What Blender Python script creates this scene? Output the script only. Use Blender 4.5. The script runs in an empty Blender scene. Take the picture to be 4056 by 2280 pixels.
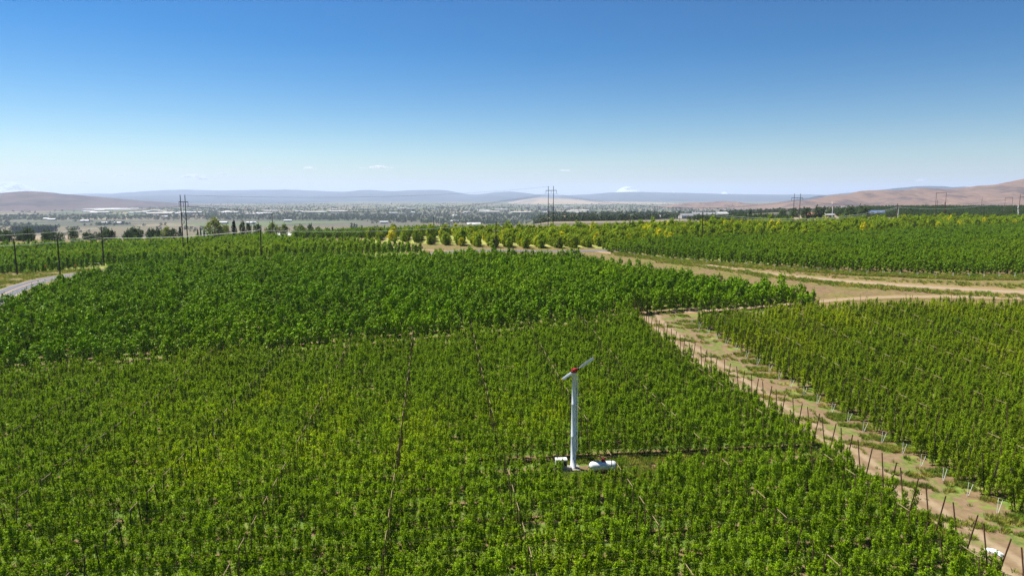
import bpy, bmesh, math, random
import numpy as np
from mathutils import Vector, Matrix, Euler

scene = bpy.context.scene
COL = scene.collection
R = math.radians
rng = np.random.default_rng(7)
random.seed(7)

# ------------------------------------------------------------------ camera
CAM_H = 29.5
cam_data = bpy.data.cameras.new("camera")
cam_data.lens = 24.0
cam_data.sensor_width = 36.0
cam_data.clip_start = 0.5
cam_data.clip_end = 200000.0
cam = bpy.data.objects.new("camera", cam_data)
cam.location = (0, 0, CAM_H)
cam.rotation_euler = (R(90 - 7.5925), 0, 0)
COL.objects.link(cam)
scene.camera = cam

# ------------------------------------------------------------------ sky, sun, exposure
SUN_AZ, SUN_EL = -58.0, 58.0
world = bpy.data.worlds.new("World")
scene.world = world
world.use_nodes = True
wn = world.node_tree.nodes
wl = world.node_tree.links
wn.clear()
sky = wn.new("ShaderNodeTexSky")
sky.sky_type = 'NISHITA'
sky.sun_disc = False
sky.sun_elevation = R(SUN_EL)
sky.sun_rotation = R(SUN_AZ % 360)
sky.altitude = 350
sky.air_density = 1.0
sky.dust_density = 0.3
sky.ozone_density = 2.2
bg = wn.new("ShaderNodeBackground")
bg.inputs["Strength"].default_value = 0.058
wo = wn.new("ShaderNodeOutputWorld")
hs = wn.new("ShaderNodeHueSaturation")
hs.inputs["Saturation"].default_value = 1.4
dn = wn.new("ShaderNodeVectorMath"); dn.operation = 'SCALE'; dn.inputs["Scale"].default_value = 0.1
gm = wn.new("ShaderNodeGamma"); gm.inputs["Gamma"].default_value = 1.45      # a clear, contrasty summer sky
up = wn.new("ShaderNodeVectorMath"); up.operation = 'SCALE'; up.inputs["Scale"].default_value = 10.0
wl.new(sky.outputs[0], dn.inputs[0]); wl.new(dn.outputs[0], gm.inputs["Color"]); wl.new(gm.outputs[0], up.inputs[0])
wl.new(up.outputs[0], hs.inputs["Color"])
wl.new(hs.outputs[0], bg.inputs["Color"])
wl.new(bg.outputs[0], wo.inputs["Surface"])

sun_data = bpy.data.lights.new("sun", 'SUN')
sun_data.energy = 5.0
sun_data.angle = R(0.53)
sun_data.color = (1.0, 0.965, 0.915)
sun = bpy.data.objects.new("sun", sun_data)
S = Vector((math.sin(R(SUN_AZ)) * math.cos(R(SUN_EL)), math.cos(R(SUN_AZ)) * math.cos(R(SUN_EL)), math.sin(R(SUN_EL))))
sun.rotation_euler = S.to_track_quat('Z', 'Y').to_euler()
sun.location = (-200, 60, 300)
COL.objects.link(sun)

vs = scene.view_settings
vs.view_transform = 'Standard'
vs.look = 'None'
vs.exposure = 1.0
vs.gamma = 1.0
vs.use_curve_mapping = False
cy = scene.cycles
cy.use_denoising = True
cy.denoiser = 'OPENIMAGEDENOISE'
cy.denoising_prefilter = 'NONE'
cy.max_bounces = 8
cy.diffuse_bounces = 3
cy.glossy_bounces = 2
cy.transmission_bounces = 3
cy.transparent_max_bounces = 24
cy.volume_bounces = 1
cy.sample_clamp_indirect = 6.0
cy.caustics_reflective = False
cy.caustics_refractive = False

HAZE = 4.8e-5   # density of the air, per metre

# ------------------------------------------------------------------ terrain
_KY = [-100, 60, 90, 108, 127, 143, 165, 200, 270, 400, 600, 900, 1500]
_KZ = [0, 0, 0.2, 1.1, 2.8, 4.5, 5.8, 7.0, 8.2, 8.5, 9, 9.5, 9.5]
_k = np.arange(-100, 1501, 1.0)
_z = np.interp(_k, _KY, _KZ)
_z = np.convolve(np.pad(_z, 10, mode='edge'), np.ones(21) / 21, 'valid')
_EX = [-3000, -400, -200, 0, 120, 260, 450, 800, 3000]
_EY = [380, 400, 430, 455, 500, 610, 900, 1300, 1300]

def sm(t):
    t = np.clip(t, 0, 1)
    return t * t * (3 - 2 * t)

def terr(x, y):
    x = np.asarray(x, float); y = np.asarray(y, float)
    z = np.interp(y, _k, _z) * (0.15 + 0.85 * sm((x + 230) / 220))
    t = sm((y - np.interp(x, _EX, _EY)) / 800)
    tr = sm((x / np.maximum(y, 1) + 0.02) / 0.08) * (1 - sm((y - 1700) / 900))
    return z * (1 - t) + (-70 + 56 * tr) * t

def tz(x, y):
    return float(terr(x, y))

# ------------------------------------------------------------------ materials
class NT:
    def __init__(s, name):
        s.m = bpy.data.materials.new(name); s.m.use_nodes = True
        s.t = s.m.node_tree; s.t.nodes.clear()
        s.out = s.n("ShaderNodeOutputMaterial")
    def n(s, kind, **kw):
        nd = s.t.nodes.new(kind)
        for k, v in kw.items():
            if k in nd.inputs.keys() if isinstance(k, str) else False:
                nd.inputs[k].default_value = v
            else:
                setattr(nd, k, v)
        return nd
    def l(s, a, b): s.t.links.new(a, b)
    def noise(s, vec, scale, detail=3.0, rough=0.55):
        nd = s.n("ShaderNodeTexNoise"); nd.inputs["Scale"].default_value = scale
        nd.inputs["Detail"].default_value = detail; nd.inputs["Roughness"].default_value = rough
        if vec is not None: s.l(vec, nd.inputs["Vector"])
        return nd.outputs["Fac"]
    def ramp(s, fac, a, b):
        nd = s.n("ShaderNodeMapRange"); nd.inputs[1].default_value = a; nd.inputs[2].default_value = b
        nd.clamp = True
        s.l(fac, nd.inputs[0]); return nd.outputs[0]
    def mix(s, fac, a, b):
        nd = s.n("ShaderNodeMix"); nd.data_type = 'RGBA'
        for v, i in ((fac, 0), (a, 6), (b, 7)):
            if isinstance(v, (int, float)): nd.inputs[i].default_value = v
            elif isinstance(v, tuple): nd.inputs[i].default_value = (*v, 1) if len(v) == 3 else v
            else: s.l(v, nd.inputs[i])
        return nd.outputs[2]
    def math(s, op, a, b=None):
        nd = s.n("ShaderNodeMath"); nd.operation = op
        for v, i in ((a, 0), (b, 1)):
            if v is None: continue
            if isinstance(v, (int, float)): nd.inputs[i].default_value = v
            else: s.l(v, nd.inputs[i])
        return nd.outputs[0]
    def pos(s): return s.n("ShaderNodeNewGeometry").outputs["Position"]
    def obj(s): return s.n("ShaderNodeTexCoord").outputs["Object"]
    def bsdf(s, color, rough=0.8, spec=0.3, metal=0.0, bump=None, bdist=0.05, bstr=0.6):
        b = s.n("ShaderNodeBsdfPrincipled")
        if isinstance(color, tuple): b.inputs["Base Color"].default_value = (*color, 1)
        else: s.l(color, b.inputs["Base Color"])
        b.inputs["Roughness"].default_value = rough
        b.inputs["Specular IOR Level"].default_value = spec
        b.inputs["Metallic"].default_value = metal
        if bump is not None:
            bp = s.n("ShaderNodeBump"); bp.inputs["Distance"].default_value = bdist; bp.inputs["Strength"].default_value = bstr
            s.l(bump, bp.inputs["Height"]); s.l(bp.outputs[0], b.inputs["Normal"])
        return b
    def done(s, b):
        s.l(b.outputs[0], s.out.inputs["Surface"]); return s.m

def plain(name, c1, c2=None, scale=3.0, rough=0.7, spec=0.3, metal=0.0, bump=0.0):
    t = NT(name)
    if c2 is None: c2 = tuple(v * 0.78 for v in c1)
    nz = t.noise(t.obj(), scale, 4.0)
    col = t.mix(t.ramp(nz, 0.35, 0.68), c1, c2)
    return t.done(t.bsdf(col, rough, spec, metal, nz if bump else None, bump or 0.01))

def leaf_mat(name, base, yellow, lo, hi, scale, rnd=0.45, trans=0.34, yrnd=0.0, spots=()):
    t = NT(name)
    p = t.pos()
    fac = t.ramp(t.noise(p, scale, 2.0), lo, hi)
    for sx_, sy_, sr_ in spots:      # ailing, yellowed patches of the planting
        dv = t.n("ShaderNodeVectorMath"); dv.operation = 'DISTANCE'; t.l(p, dv.inputs[0]); dv.inputs[1].default_value = (sx_, sy_, 2.5)
        fs = t.math('MULTIPLY', t.ramp(dv.outputs["Value"], sr_, sr_ * 0.25), t.ramp(t.noise(p, 0.22, 2.0), 0.38, 0.62))
        fac = t.math('MAXIMUM', fac, fs)
    if yrnd:
        oi0 = t.n("ShaderNodeObjectInfo")
        fac = t.math('MAXIMUM', fac, t.ramp(oi0.outputs["Random"], 1.0 - yrnd, 1.0))
    col = t.mix(fac, base, yellow)
    at = t.n("ShaderNodeAttribute"); at.attribute_name = "tint"
    oi = t.n("ShaderNodeObjectInfo")
    v = t.math('ADD', t.math('MULTIPLY', at.outputs["Fac"], rnd * 2), 1.0 - rnd)
    v = t.math('MULTIPLY', v, t.math('ADD', t.math('MULTIPLY', oi.outputs["Random"], 0.35), 0.82))
    v = t.math('MULTIPLY', v, t.math('ADD', t.math('MULTIPLY', t.noise(p, 0.10, 3.0), 0.7), 0.62))
    h = t.n("ShaderNodeHueSaturation"); t.l(col, h.inputs["Color"]); t.l(v, h.inputs["Value"])
    t.l(t.math('ADD', t.math('MULTIPLY', at.outputs["Fac"], 0.03), 0.485), h.inputs["Hue"])
    b = t.bsdf(h.outputs[0], 0.42, 0.06)
    tr = t.n("ShaderNodeBsdfTranslucent")
    t.l(t.mix(0.3, h.outputs[0], tuple(min(1, c * 1.3) for c in yellow)), tr.inputs["Color"])
    ms = t.n("ShaderNodeMixShader"); ms.inputs[0].default_value = trans
    t.l(b.outputs[0], ms.inputs[1]); t.l(tr.outputs[0], ms.inputs[2])
    return t.done(ms)

M = {}
M['leaf_apple'] = leaf_mat("leaf_apple", (0.198, 0.310, 0.005), (0.42, 0.52, 0.005), 0.54, 0.88, 0.03, spots=((-17, 75, 19), (-31, 88, 14), (-34, 70, 12), (2, 84, 10)))
M['leaf_apple2'] = leaf_mat("leaf_apple_right", (0.200, 0.292, 0.006), (0.42, 0.47, 0.008), 0.54, 0.88, 0.04, spots=((45, 118, 14), (66, 140, 18), (95, 146, 16)))
M['leaf_cherry'] = leaf_mat("leaf_cherry", (0.155, 0.275, 0.002), (0.23, 0.35, 0.003), 0.45, 0.75, 0.03, trans=0.14, rnd=0.5)
M['leaf_young'] = leaf_mat("leaf_young", (0.140, 0.240, 0.005), (0.23, 0.31, 0.005), 0.5, 0.78, 0.02, trans=0.28)
M['leaf_bush'] = leaf_mat("leaf_bush", (0.190, 0.290, 0.003), (0.60, 0.52, 0.004), 0.66, 0.82, 0.07, yrnd=0.10, trans=0.30)
M['leaf_wide'] = leaf_mat("leaf_wide", (0.155, 0.280, 0.004), (0.31, 0.40, 0.004), 0.48, 0.74, 0.022, trans=0.28)
M['leaf_dark'] = leaf_mat("leaf_dark", (0.050, 0.085, 0.022), (0.09, 0.13, 0.03), 0.5, 0.8, 0.02)
M['leaf_light'] = leaf_mat("leaf_light", (0.14, 0.21, 0.025), (0.27, 0.29, 0.03), 0.45, 0.75, 0.05)
M['leaf_conifer'] = leaf_mat("leaf_conifer", (0.028, 0.055, 0.020), (0.045, 0.07, 0.025), 0.5, 0.8, 0.05, trans=0.15)
M['leaf_valley'] = leaf_mat("leaf_valley", (0.042, 0.062, 0.026), (0.075, 0.095, 0.03), 0.4, 0.75, 0.004, trans=0.2)
M['bark'] = plain("bark", (0.13, 0.09, 0.06), (0.07, 0.05, 0.035), 12, 0.9)
M['post_wood'] = plain("post_wood", (0.13, 0.060, 0.032), (0.07, 0.035, 0.022), 6, 0.85)
M['post_dark'] = plain("post_dark", (0.055, 0.035, 0.028), (0.03, 0.022, 0.018), 6, 0.85)
M['beam_pale'] = plain("beam_pale", (0.33, 0.24, 0.13), (0.22, 0.15, 0.08), 5, 0.8)
M['wire'] = plain("wire", (0.12, 0.13, 0.09), (0.09, 0.10, 0.07), 3, 0.9, 0.0)
M['cable_white'] = plain("cable_white", (0.75, 0.75, 0.73), (0.62, 0.62, 0.60), 0.05, 0.5)
M['cable_dark'] = plain("cable_dark", (0.06, 0.06, 0.065), None, 0.05, 0.5)
M['pole_wood'] = plain("pole_wood", (0.050, 0.036, 0.028), (0.03, 0.022, 0.018), 2.5, 0.9)
M['pole_brown'] = plain("pole_brown", (0.16, 0.085, 0.05), (0.09, 0.05, 0.032), 2.5, 0.9)
M['pipe_white'] = plain("pipe_white", (0.80, 0.79, 0.74), (0.66, 0.64, 0.58), 4, 0.5)
M['galv'] = plain("galvanised", (0.72, 0.74, 0.76), (0.58, 0.61, 0.64), 2.2, 0.45, 0.5, 0.0)
M['blade'] = plain("blade_paint", (0.72, 0.74, 0.76), (0.62, 0.65, 0.68), 2, 0.35, 0.5)
M['yellow'] = plain("tip_yellow", (0.75, 0.52, 0.05), None, 3, 0.5)
M['red'] = plain("gearbox_red", (0.36, 0.022, 0.018), (0.22, 0.016, 0.014), 5, 0.45)
M['white'] = plain("tank_white", (0.82, 0.82, 0.81), (0.72, 0.72, 0.70), 2.5, 0.32, 0.5)
M['cabinet'] = plain("cabinet_paint", (0.62, 0.61, 0.58), (0.48, 0.47, 0.44), 3, 0.5)
M['dark'] = plain("dark_metal", (0.035, 0.035, 0.035), None, 3, 0.6)
M['concrete'] = plain("concrete", (0.27, 0.25, 0.21), (0.19, 0.17, 0.14), 2, 0.9)
M['sign_orange'] = plain("sign_yellow", (0.80, 0.32, 0.025), (0.70, 0.27, 0.02), 3, 0.5)
M['sign_black'] = plain("sign_black", (0.02, 0.02, 0.02), None, 3, 0.5)
M['bag'] = plain("bag_white", (0.82, 0.84, 0.86), (0.70, 0.73, 0.78), 6, 0.45)
M['wall_white'] = plain("wall_white", (0.48, 0.46, 0.43), (0.40, 0.38, 0.36), 0.2, 0.8)
M['wall_tan'] = plain("wall_tan", (0.45, 0.37, 0.28), (0.36, 0.30, 0.23), 0.3, 0.8)
M['roof_white'] = plain("roof_white", (0.52, 0.51, 0.49), (0.42, 0.41, 0.40), 0.1, 0.6)
M['roof_cream'] = plain("roof_cream", (0.58, 0.53, 0.43), (0.48, 0.44, 0.36), 0.1, 0.6)
M['roof_grey'] = plain("roof_grey", (0.24, 0.24, 0.25), (0.18, 0.18, 0.19), 0.3, 0.7)
M['roof_red'] = plain("roof_red", (0.34, 0.16, 0.11), (0.26, 0.12, 0.09), 0.3, 0.7)
M['roof_blue'] = plain("roof_blue", (0.10, 0.14, 0.24), (0.08, 0.11, 0.19), 0.3, 0.6)
M['glass'] = plain("window_glass", (0.03, 0.04, 0.05), None, 1, 0.15, 0.6)
M['netting'] = plain("netting", (0.55, 0.55, 0.52), (0.42, 0.43, 0.41), 0.004, 0.8)
t = NT("cloud_white")
d1 = t.bsdf((0.95, 0.94, 0.92), 1.0, 0.0); d2 = t.n("ShaderNodeBsdfTranslucent"); d2.inputs["Color"].default_value = (0.95, 0.94, 0.92, 1)
ms = t.n("ShaderNodeMixShader"); ms.inputs[0].default_value = 0.7; t.l(d1.outputs[0], ms.inputs[1]); t.l(d2.outputs[0], ms.inputs[2])
tp_ = t.n("ShaderNodeBsdfTransparent"); ms2 = t.n("ShaderNodeMixShader"); ms2.inputs[0].default_value = 0.22
t.l(tp_.outputs[0], ms2.inputs[1]); t.l(ms.outputs[0], ms2.inputs[2])
M['cloud'] = t.done(ms2)
M['orange_earth'] = plain("orange_earth", (0.50, 0.28, 0.17), (0.40, 0.22, 0.13), 0.06, 0.95, bump=0.2)

def soil_colors(t, p):
    n1 = t.noise(p, 0.9, 6.0, 0.65)
    n2 = t.noise(p, 0.12, 3.0)
    c = t.mix(t.ramp(n1, 0.3, 0.72), (0.125, 0.080, 0.038), (0.215, 0.148, 0.076))
    return c, n1, n2

# ground: one sheet, dry earth near, patchwork of fields in the valley
t = NT("ground")
p = t.pos()
c0, n1, n2 = soil_colors(t, p)
c0 = t.mix(t.ramp(n2, 0.36, 0.58), c0, t.mix(t.ramp(n1, 0.35, 0.65), (0.085, 0.090, 0.018), (0.205, 0.160, 0.048)))
mp = t.n("ShaderNodeMapping"); mp.inputs["Rotation"].default_value = (0, 0, 0.25); mp.inputs["Scale"].default_value = (0.0022, 0.0042, 1)
t.l(p, mp.inputs[0])
vo = t.n("ShaderNodeTexVoronoi"); vo.inputs["Scale"].default_value = 1.0; vo.inputs["Randomness"].default_value = 0.75
vo.distance = 'CHEBYCHEV'
t.l(mp.outputs[0], vo.inputs["Vector"])
sx = t.n("ShaderNodeSeparateColor"); t.l(vo.outputs["Color"], sx.inputs[0])
cf = t.mix(t.ramp(sx.outputs[0], 0.25, 0.6), (0.062, 0.066, 0.040), (0.115, 0.103, 0.066))
cf = t.mix(t.ramp(sx.outputs[1], 0.70, 0.78), cf, (0.10, 0.125, 0.05))
cf = t.mix(t.ramp(sx.outputs[2], 0.86, 0.9), cf, (0.25, 0.19, 0.12))
nv = t.noise(p, 0.02, 5.0, 0.7)
cf = t.mix(t.ramp(nv, 0.5, 0.75), cf, (0.07, 0.075, 0.045))
sp = t.n("ShaderNodeSeparateXYZ"); t.l(p, sp.inputs[0])
far = t.math('MAXIMUM', t.ramp(sp.outputs["Z"], -4.0, -14.0), t.ramp(sp.outputs["Y"], 450.0, 540.0))
c = t.mix(far, c0, cf)
M['ground'] = t.done(t.bsdf(c, 0.95, 0.15, bump=n1, bdist=0.08))

def row_floor(name, ang, spacing, v0, grass, soil_w=0.32, dry=0.3, wobble=0.22, bare=0.0):
    """mown grass alleys with a bare herbicide strip under each tree row"""
    t = NT(name); p = t.pos()
    mp = t.n("ShaderNodeMapping"); mp.vector_type = 'POINT'; mp.inputs["Rotation"].default_value = (0, 0, -ang)
    t.l(p, mp.inputs[0])
    sp = t.n("ShaderNodeSeparateXYZ"); t.l(mp.outputs[0], sp.inputs[0])
    v = t.math('DIVIDE', t.math('SUBTRACT', sp.outputs["Y"], v0), spacing)
    wob = t.math('MULTIPLY', t.math('SUBTRACT', t.noise(p, 0.8 if wobble < 0.3 else 0.35, 3.0), 0.5), wobble)
    v = t.math('ADD', v, wob)
    dist = t.math('ABSOLUTE', t.math('SUBTRACT', t.math('FRACT', t.math('ADD', v, 0.5)), 0.5))
    soil, n1, n2 = soil_colors(t, p)
    g = t.mix(t.ramp(t.noise(p, 1.7, 5.0, 0.7), 0.35, 0.68), grass, tuple(x * 1.5 for x in grass))
    g = t.mix(t.math('MULTIPLY', t.ramp(t.noise(p, 0.25, 4.0), 0.45, 0.7), dry), g, (0.36, 0.30, 0.10))
    if bare: g = t.mix(t.ramp(t.noise(p, 0.55, 4.0, 0.65), bare + 0.06, bare - 0.06), g, soil)
    c = t.mix(t.ramp(dist, soil_w * 0.42, soil_w * 0.62), soil, g)
    return t.done(t.bsdf(c, 0.95, 0.15, bump=n1, bdist=0.08))

def road_mat(name, kind):
    """u of the UV map runs 0..1 across the ribbon"""
    t = NT(name); p = t.pos()
    uv = t.n("ShaderNodeUVMap"); uv.uv_map = "UVMap"
    s = t.n("ShaderNodeSeparateXYZ"); t.l(uv.outputs[0], s.inputs[0])
    u = t.math('ADD', s.outputs["X"], t.math('MULTIPLY', t.math('SUBTRACT', t.noise(p, 0.15, 3.0), 0.5), 0.16))
    n1 = t.noise(p, 1.3, 6.0, 0.7); n2 = t.noise(p, 0.3, 4.0, 0.6)
    if kind == 'path':
        soil = t.mix(t.ramp(n1, 0.3, 0.7), (0.150, 0.098, 0.050), (0.225, 0.155, 0.085))
        pale = t.mix(t.ramp(n1, 0.3, 0.7), (0.225, 0.163, 0.092), (0.295, 0.220, 0.132))
        tr1 = t.math('ABSOLUTE', t.math('SUBTRACT', u, 0.30))
        tr2 = t.math('ABSOLUTE', t.math('SUBTRACT', u, 0.54))
        d = t.math('MINIMUM', tr1, tr2)
        c = t.mix(t.ramp(d, 0.09, 0.03), soil, pale)
        verge = t.math('MULTIPLY', t.ramp(u, 0.60, 0.74), 0.05)
        gr = t.math('MULTIPLY', t.ramp(t.math('ADD', n2, verge), 0.54, 0.62), t.ramp(d, 0.02, 0.09))
        c = t.mix(gr, c, t.mix(t.ramp(n1, 0.35, 0.6), (0.070, 0.105, 0.018), (0.16, 0.165, 0.04)))
    elif kind == 'dirt':
        soil = t.mix(t.ramp(n1, 0.3, 0.7), (0.200, 0.132, 0.060), (0.272, 0.188, 0.088))
        pale = t.mix(t.ramp(n1, 0.3, 0.7), (0.256, 0.186, 0.115), (0.320, 0.240, 0.160))
        d = t.math('ABSOLUTE', t.math('SUBTRACT', u, 0.48))
        c = t.mix(t.ramp(d, 0.20, 0.12), soil, pale)
        gr = t.math('MULTIPLY', t.ramp(n2, 0.46, 0.62), t.ramp(d, 0.22, 0.36))
        c = t.mix(gr, c, t.mix(t.ramp(n1, 0.35, 0.6), (0.10, 0.12, 0.02), (0.19, 0.165, 0.045)))
    else:
        c = t.mix(t.ramp(n1, 0.3, 0.7), (0.095, 0.095, 0.105), (0.135, 0.132, 0.14))
        d = t.math('ABSOLUTE', t.math('SUBTRACT', u, 0.5))
        c = t.mix(t.ramp(d, 0.40, 0.49), c, (0.34, 0.27, 0.20))
    return t.done(t.bsdf(c, 0.92, 0.2, bump=n1, bdist=0.06))

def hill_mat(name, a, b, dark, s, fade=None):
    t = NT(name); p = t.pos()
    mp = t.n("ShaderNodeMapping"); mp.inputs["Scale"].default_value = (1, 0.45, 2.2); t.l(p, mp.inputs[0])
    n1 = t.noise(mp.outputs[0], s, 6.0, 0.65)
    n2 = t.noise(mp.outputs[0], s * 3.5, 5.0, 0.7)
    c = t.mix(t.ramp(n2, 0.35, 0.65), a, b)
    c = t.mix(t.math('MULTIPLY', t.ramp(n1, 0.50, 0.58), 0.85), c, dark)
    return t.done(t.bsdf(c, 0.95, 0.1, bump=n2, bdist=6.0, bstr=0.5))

M['hill_near'] = hill_mat("hill_near", (0.180, 0.115, 0.080), (0.145, 0.092, 0.064), (0.075, 0.052, 0.045), 0.0045)
M['hill_left'] = hill_mat("hill_left", (0.104, 0.070, 0.064), (0.080, 0.058, 0.054), (0.052, 0.040, 0.040), 0.003)
M['hill_tan'] = hill_mat("hill_tan", (0.320, 0.240, 0.160), (0.256, 0.200, 0.144), (0.160, 0.144, 0.112), 0.0016)
M['hill_far'] = hill_mat("hill_far", (0.050, 0.060, 0.080), (0.040, 0.050, 0.068), (0.022, 0.032, 0.045), 0.0009)  # dark forested slate, with some blue of distant haze put into the colour
t = NT("snow"); p = t.pos()
mp = t.n("ShaderNodeMapping"); mp.inputs["Scale"].default_value = (1, 1, 0.35); t.l(p, mp.inputs[0])
nz = t.noise(mp.outputs[0], 0.004, 5.0, 0.65)
M['snow'] = t.done(t.bsdf(t.mix(t.ramp(nz, 0.50, 0.60), (0.62, 0.65, 0.70), (0.16, 0.17, 0.20)), 0.8, 0.1))

# ------------------------------------------------------------------ mesh helpers
def mesh_from(name, V, F, mats, mi=None, tint=None, uv=None, smooth=False):
    me = bpy.data.meshes.new(name)
    V = np.asarray(V, np.float32)
    F = np.asarray(F, np.int32)
    n, k = F.shape
    me.vertices.add(len(V)); me.vertices.foreach_set("co", V.ravel())
    me.loops.add(n * k); me.loops.foreach_set("vertex_index", F.ravel())
    me.polygons.add(n)
    me.polygons.foreach_set("loop_start", np.arange(0, n * k, k, dtype=np.int32))
    if mi is not None: me.polygons.foreach_set("material_index", np.asarray(mi, np.int32))
    me.polygons.foreach_set("use_smooth", np.full(n, smooth))
    for m in mats: me.materials.append(m)
    if tint is not None:
        a = me.attributes.new("tint", 'FLOAT', 'FACE'); a.data.foreach_set("value", np.asarray(tint, np.float32))
    if uv is not None:
        l = me.uv_layers.new(name="UVMap"); l.data.foreach_set("uv", np.asarray(uv, np.float32)[F.ravel()].ravel())
    me.update(calc_edges=True)
    me.validate()
    return me

def ob(name, me, parent=None, loc=None, rot=None, **props):
    o = bpy.data.objects.new(name, me)
    COL.objects.link(o)
    if parent is not None: o.parent = parent
    if loc is not None: o.location = loc
    if rot is not None: o.rotation_euler = rot
    for k, v in props.items(): o[k] = v
    return o

class MB:
    """collects quads/tris of simple shaped solids into one mesh"""
    def __init__(s): s.V = []; s.F = []; s.mi = []; s.n = 0
    def add(s, V, F, m=0):
        V = np.asarray(V, float)
        s.V.append(V)
        for fc in F: s.F.append([i + s.n for i in fc]); s.mi.append(m)
        s.n += len(V)
    def box(s, c, d, m=0, rz=0.0):
        x, y, z = [v / 2 for v in d]
        P = np.array([[a, b, e] for e in (-z, z) for b in (-y, y) for a in (-x, x)])
        if rz: P = P @ np.array(Matrix.Rotation(rz, 3, 'Z')).T
        s.add(P + np.array(c), [(0, 2, 3, 1), (4, 5, 7, 6), (0, 1, 5, 4), (2, 6, 7, 3), (0, 4, 6, 2), (1, 3, 7, 5)], m)
    def tube(s, a, b, r0, r1=None, k=8, m=0, cap=True):
        s.path([a, b], [r0, r0 if r1 is None else r1], k, m, cap)
    def path(s, pts, rad, k=6, m=0, cap=True):
        pts = [Vector(q) for q in pts]
        if not isinstance(rad, (list, tuple)): rad = [rad] * len(pts)
        V = []; F = []
        for i, q in enumerate(pts):
            d = (pts[min(i + 1, len(pts) - 1)] - pts[max(i - 1, 0)]).normalized()
            u = d.cross(Vector((0, 0, 1)))
            if u.length < 1e-3: u = Vector((1, 0, 0))
            u.normalize(); w = d.cross(u)
            for j in range(k):
                a = 2 * math.pi * j / k
                V.append(q + (u * math.cos(a) + w * math.sin(a)) * rad[i])
        for i in range(len(pts) - 1):
            for j in range(k):
                F.append((i * k + j, i * k + (j + 1) % k, (i + 1) * k + (j + 1) % k, (i + 1) * k + j))
        if cap:
            F.append(tuple(range(k))[::-1]); F.append(tuple((len(pts) - 1) * k + j for j in range(k)))
        s.add([tuple(v) for v in V], F, m)
    def mesh(s, name, mats, smooth=False):
        me = bpy.data.meshes.new(name)
        me.from_pydata([tuple(v) for v in np.concatenate(s.V)], [], s.F)
        me.polygons.foreach_set("material_index", s.mi)
        me.polygons.foreach_set("use_smooth", [smooth] * len(s.F))
        for m in (mats if isinstance(mats, list) else [mats]): me.materials.append(m)
        me.update()
        return me

def grid_mesh(name, P, mat, uv=False, smooth=True):
    """P: (n, m, 3) grid of points"""
    n, m, _ = P.shape
    idx = np.arange(n * m).reshape(n, m)
    F = np.stack([idx[:-1, :-1], idx[:-1, 1:], idx[1:, 1:], idx[1:, :-1]], -1).reshape(-1, 4)
    U = None
    if uv:
        a, b = np.meshgrid(np.linspace(0, 1, m), np.arange(n), indexing='xy')
        U = np.stack([a, b], -1).reshape(-1, 2)
    return mesh_from(name, P.reshape(-1, 3), F, [mat], uv=U, smooth=smooth)

def catmull(pts, step):
    pts = np.asarray(pts, float)
    P = np.vstack([2 * pts[0] - pts[1], pts, 2 * pts[-1] - pts[-2]])
    out = []
    for i in range(1, len(P) - 2):
        n = max(2, int(np.linalg.norm(P[i + 1][:2] - P[i][:2]) / step))
        for t in np.linspace(0, 1, n, endpoint=False):
            out.append(0.5 * ((2 * P[i]) + (-P[i - 1] + P[i + 1]) * t + (2 * P[i - 1] - 5 * P[i] + 4 * P[i + 1] - P[i + 2]) * t * t
                              + (-P[i - 1] + 3 * P[i] - 3 * P[i + 1] + P[i + 2]) * t ** 3))
    out.append(P[-2])
    return np.array(out)

def ribbon(name, pts, dz, mat, step=2.5, across=7, **props):
    """pts: (x, y, width)"""
    C = catmull(pts, step)
    d = np.gradient(C[:, :2], axis=0); d /= np.linalg.norm(d, axis=1)[:, None]
    nrm = np.stack([-d[:, 1], d[:, 0]], 1)
    k = np.linspace(0.5, -0.5, across)
    XY = C[:, None, :2] + nrm[:, None, :] * (k[None, :, None] * C[:, None, 2:3])
    Z = terr(XY[..., 0], XY[..., 1]) + dz
    return ob(name, grid_mesh(name, np.concatenate([XY, Z[..., None]], -1), mat, uv=True), kind="structure", **props)

def quad_patch(name, corners, dz, mat, step=4.0, **props):
    a, b, c, d = [np.array(q, float) for q in corners]
    n = max(2, int(max(np.linalg.norm(b - a), np.linalg.norm(c - d)) / step)); m = max(2, int(max(np.linalg.norm(d - a), np.linalg.norm(c - b)) / step))
    s = np.linspace(0, 1, n)[:, None, None]; q = np.linspace(0, 1, m)[None, :, None]
    XY = (a * (1 - s) + b * s) * (1 - q) + (d * (1 - s) + c * s) * q
    Z = terr(XY[..., 0], XY[..., 1]) + dz
    return ob(name, grid_mesh(name, np.concatenate([XY, Z[..., None]], -1), mat), kind="structure", **props)

def inside(poly, x, y):
    poly = np.asarray(poly, float); r = np.zeros(len(x), bool); j = len(poly) - 1
    for i in range(len(poly)):
        xi, yi = poly[i]; xj, yj = poly[j]
        c = ((yi > y) != (yj > y)) & (x < (xj - xi) * (y - yi) / (yj - yi + 1e-12) + xi)
        r ^= c; j = i
    return r

# ------------------------------------------------------------------ ground sheet
az = np.concatenate([np.arange(-52, 52, 0.5), np.arange(52, 308.1, 4.0)])
rad = np.concatenate([[0.5], 6.0 * 1.031 ** np.arange(0, 300)])
rad = rad[rad < 56000]
A, RR = np.meshgrid(np.radians(az), rad)
GX = np.sin(A) * RR; GY = np.cos(A) * RR
GP = np.stack([GX, GY, terr(GX, GY)], -1)
ob("ground", grid_mesh("ground", GP, M['ground']), kind="structure")

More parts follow.
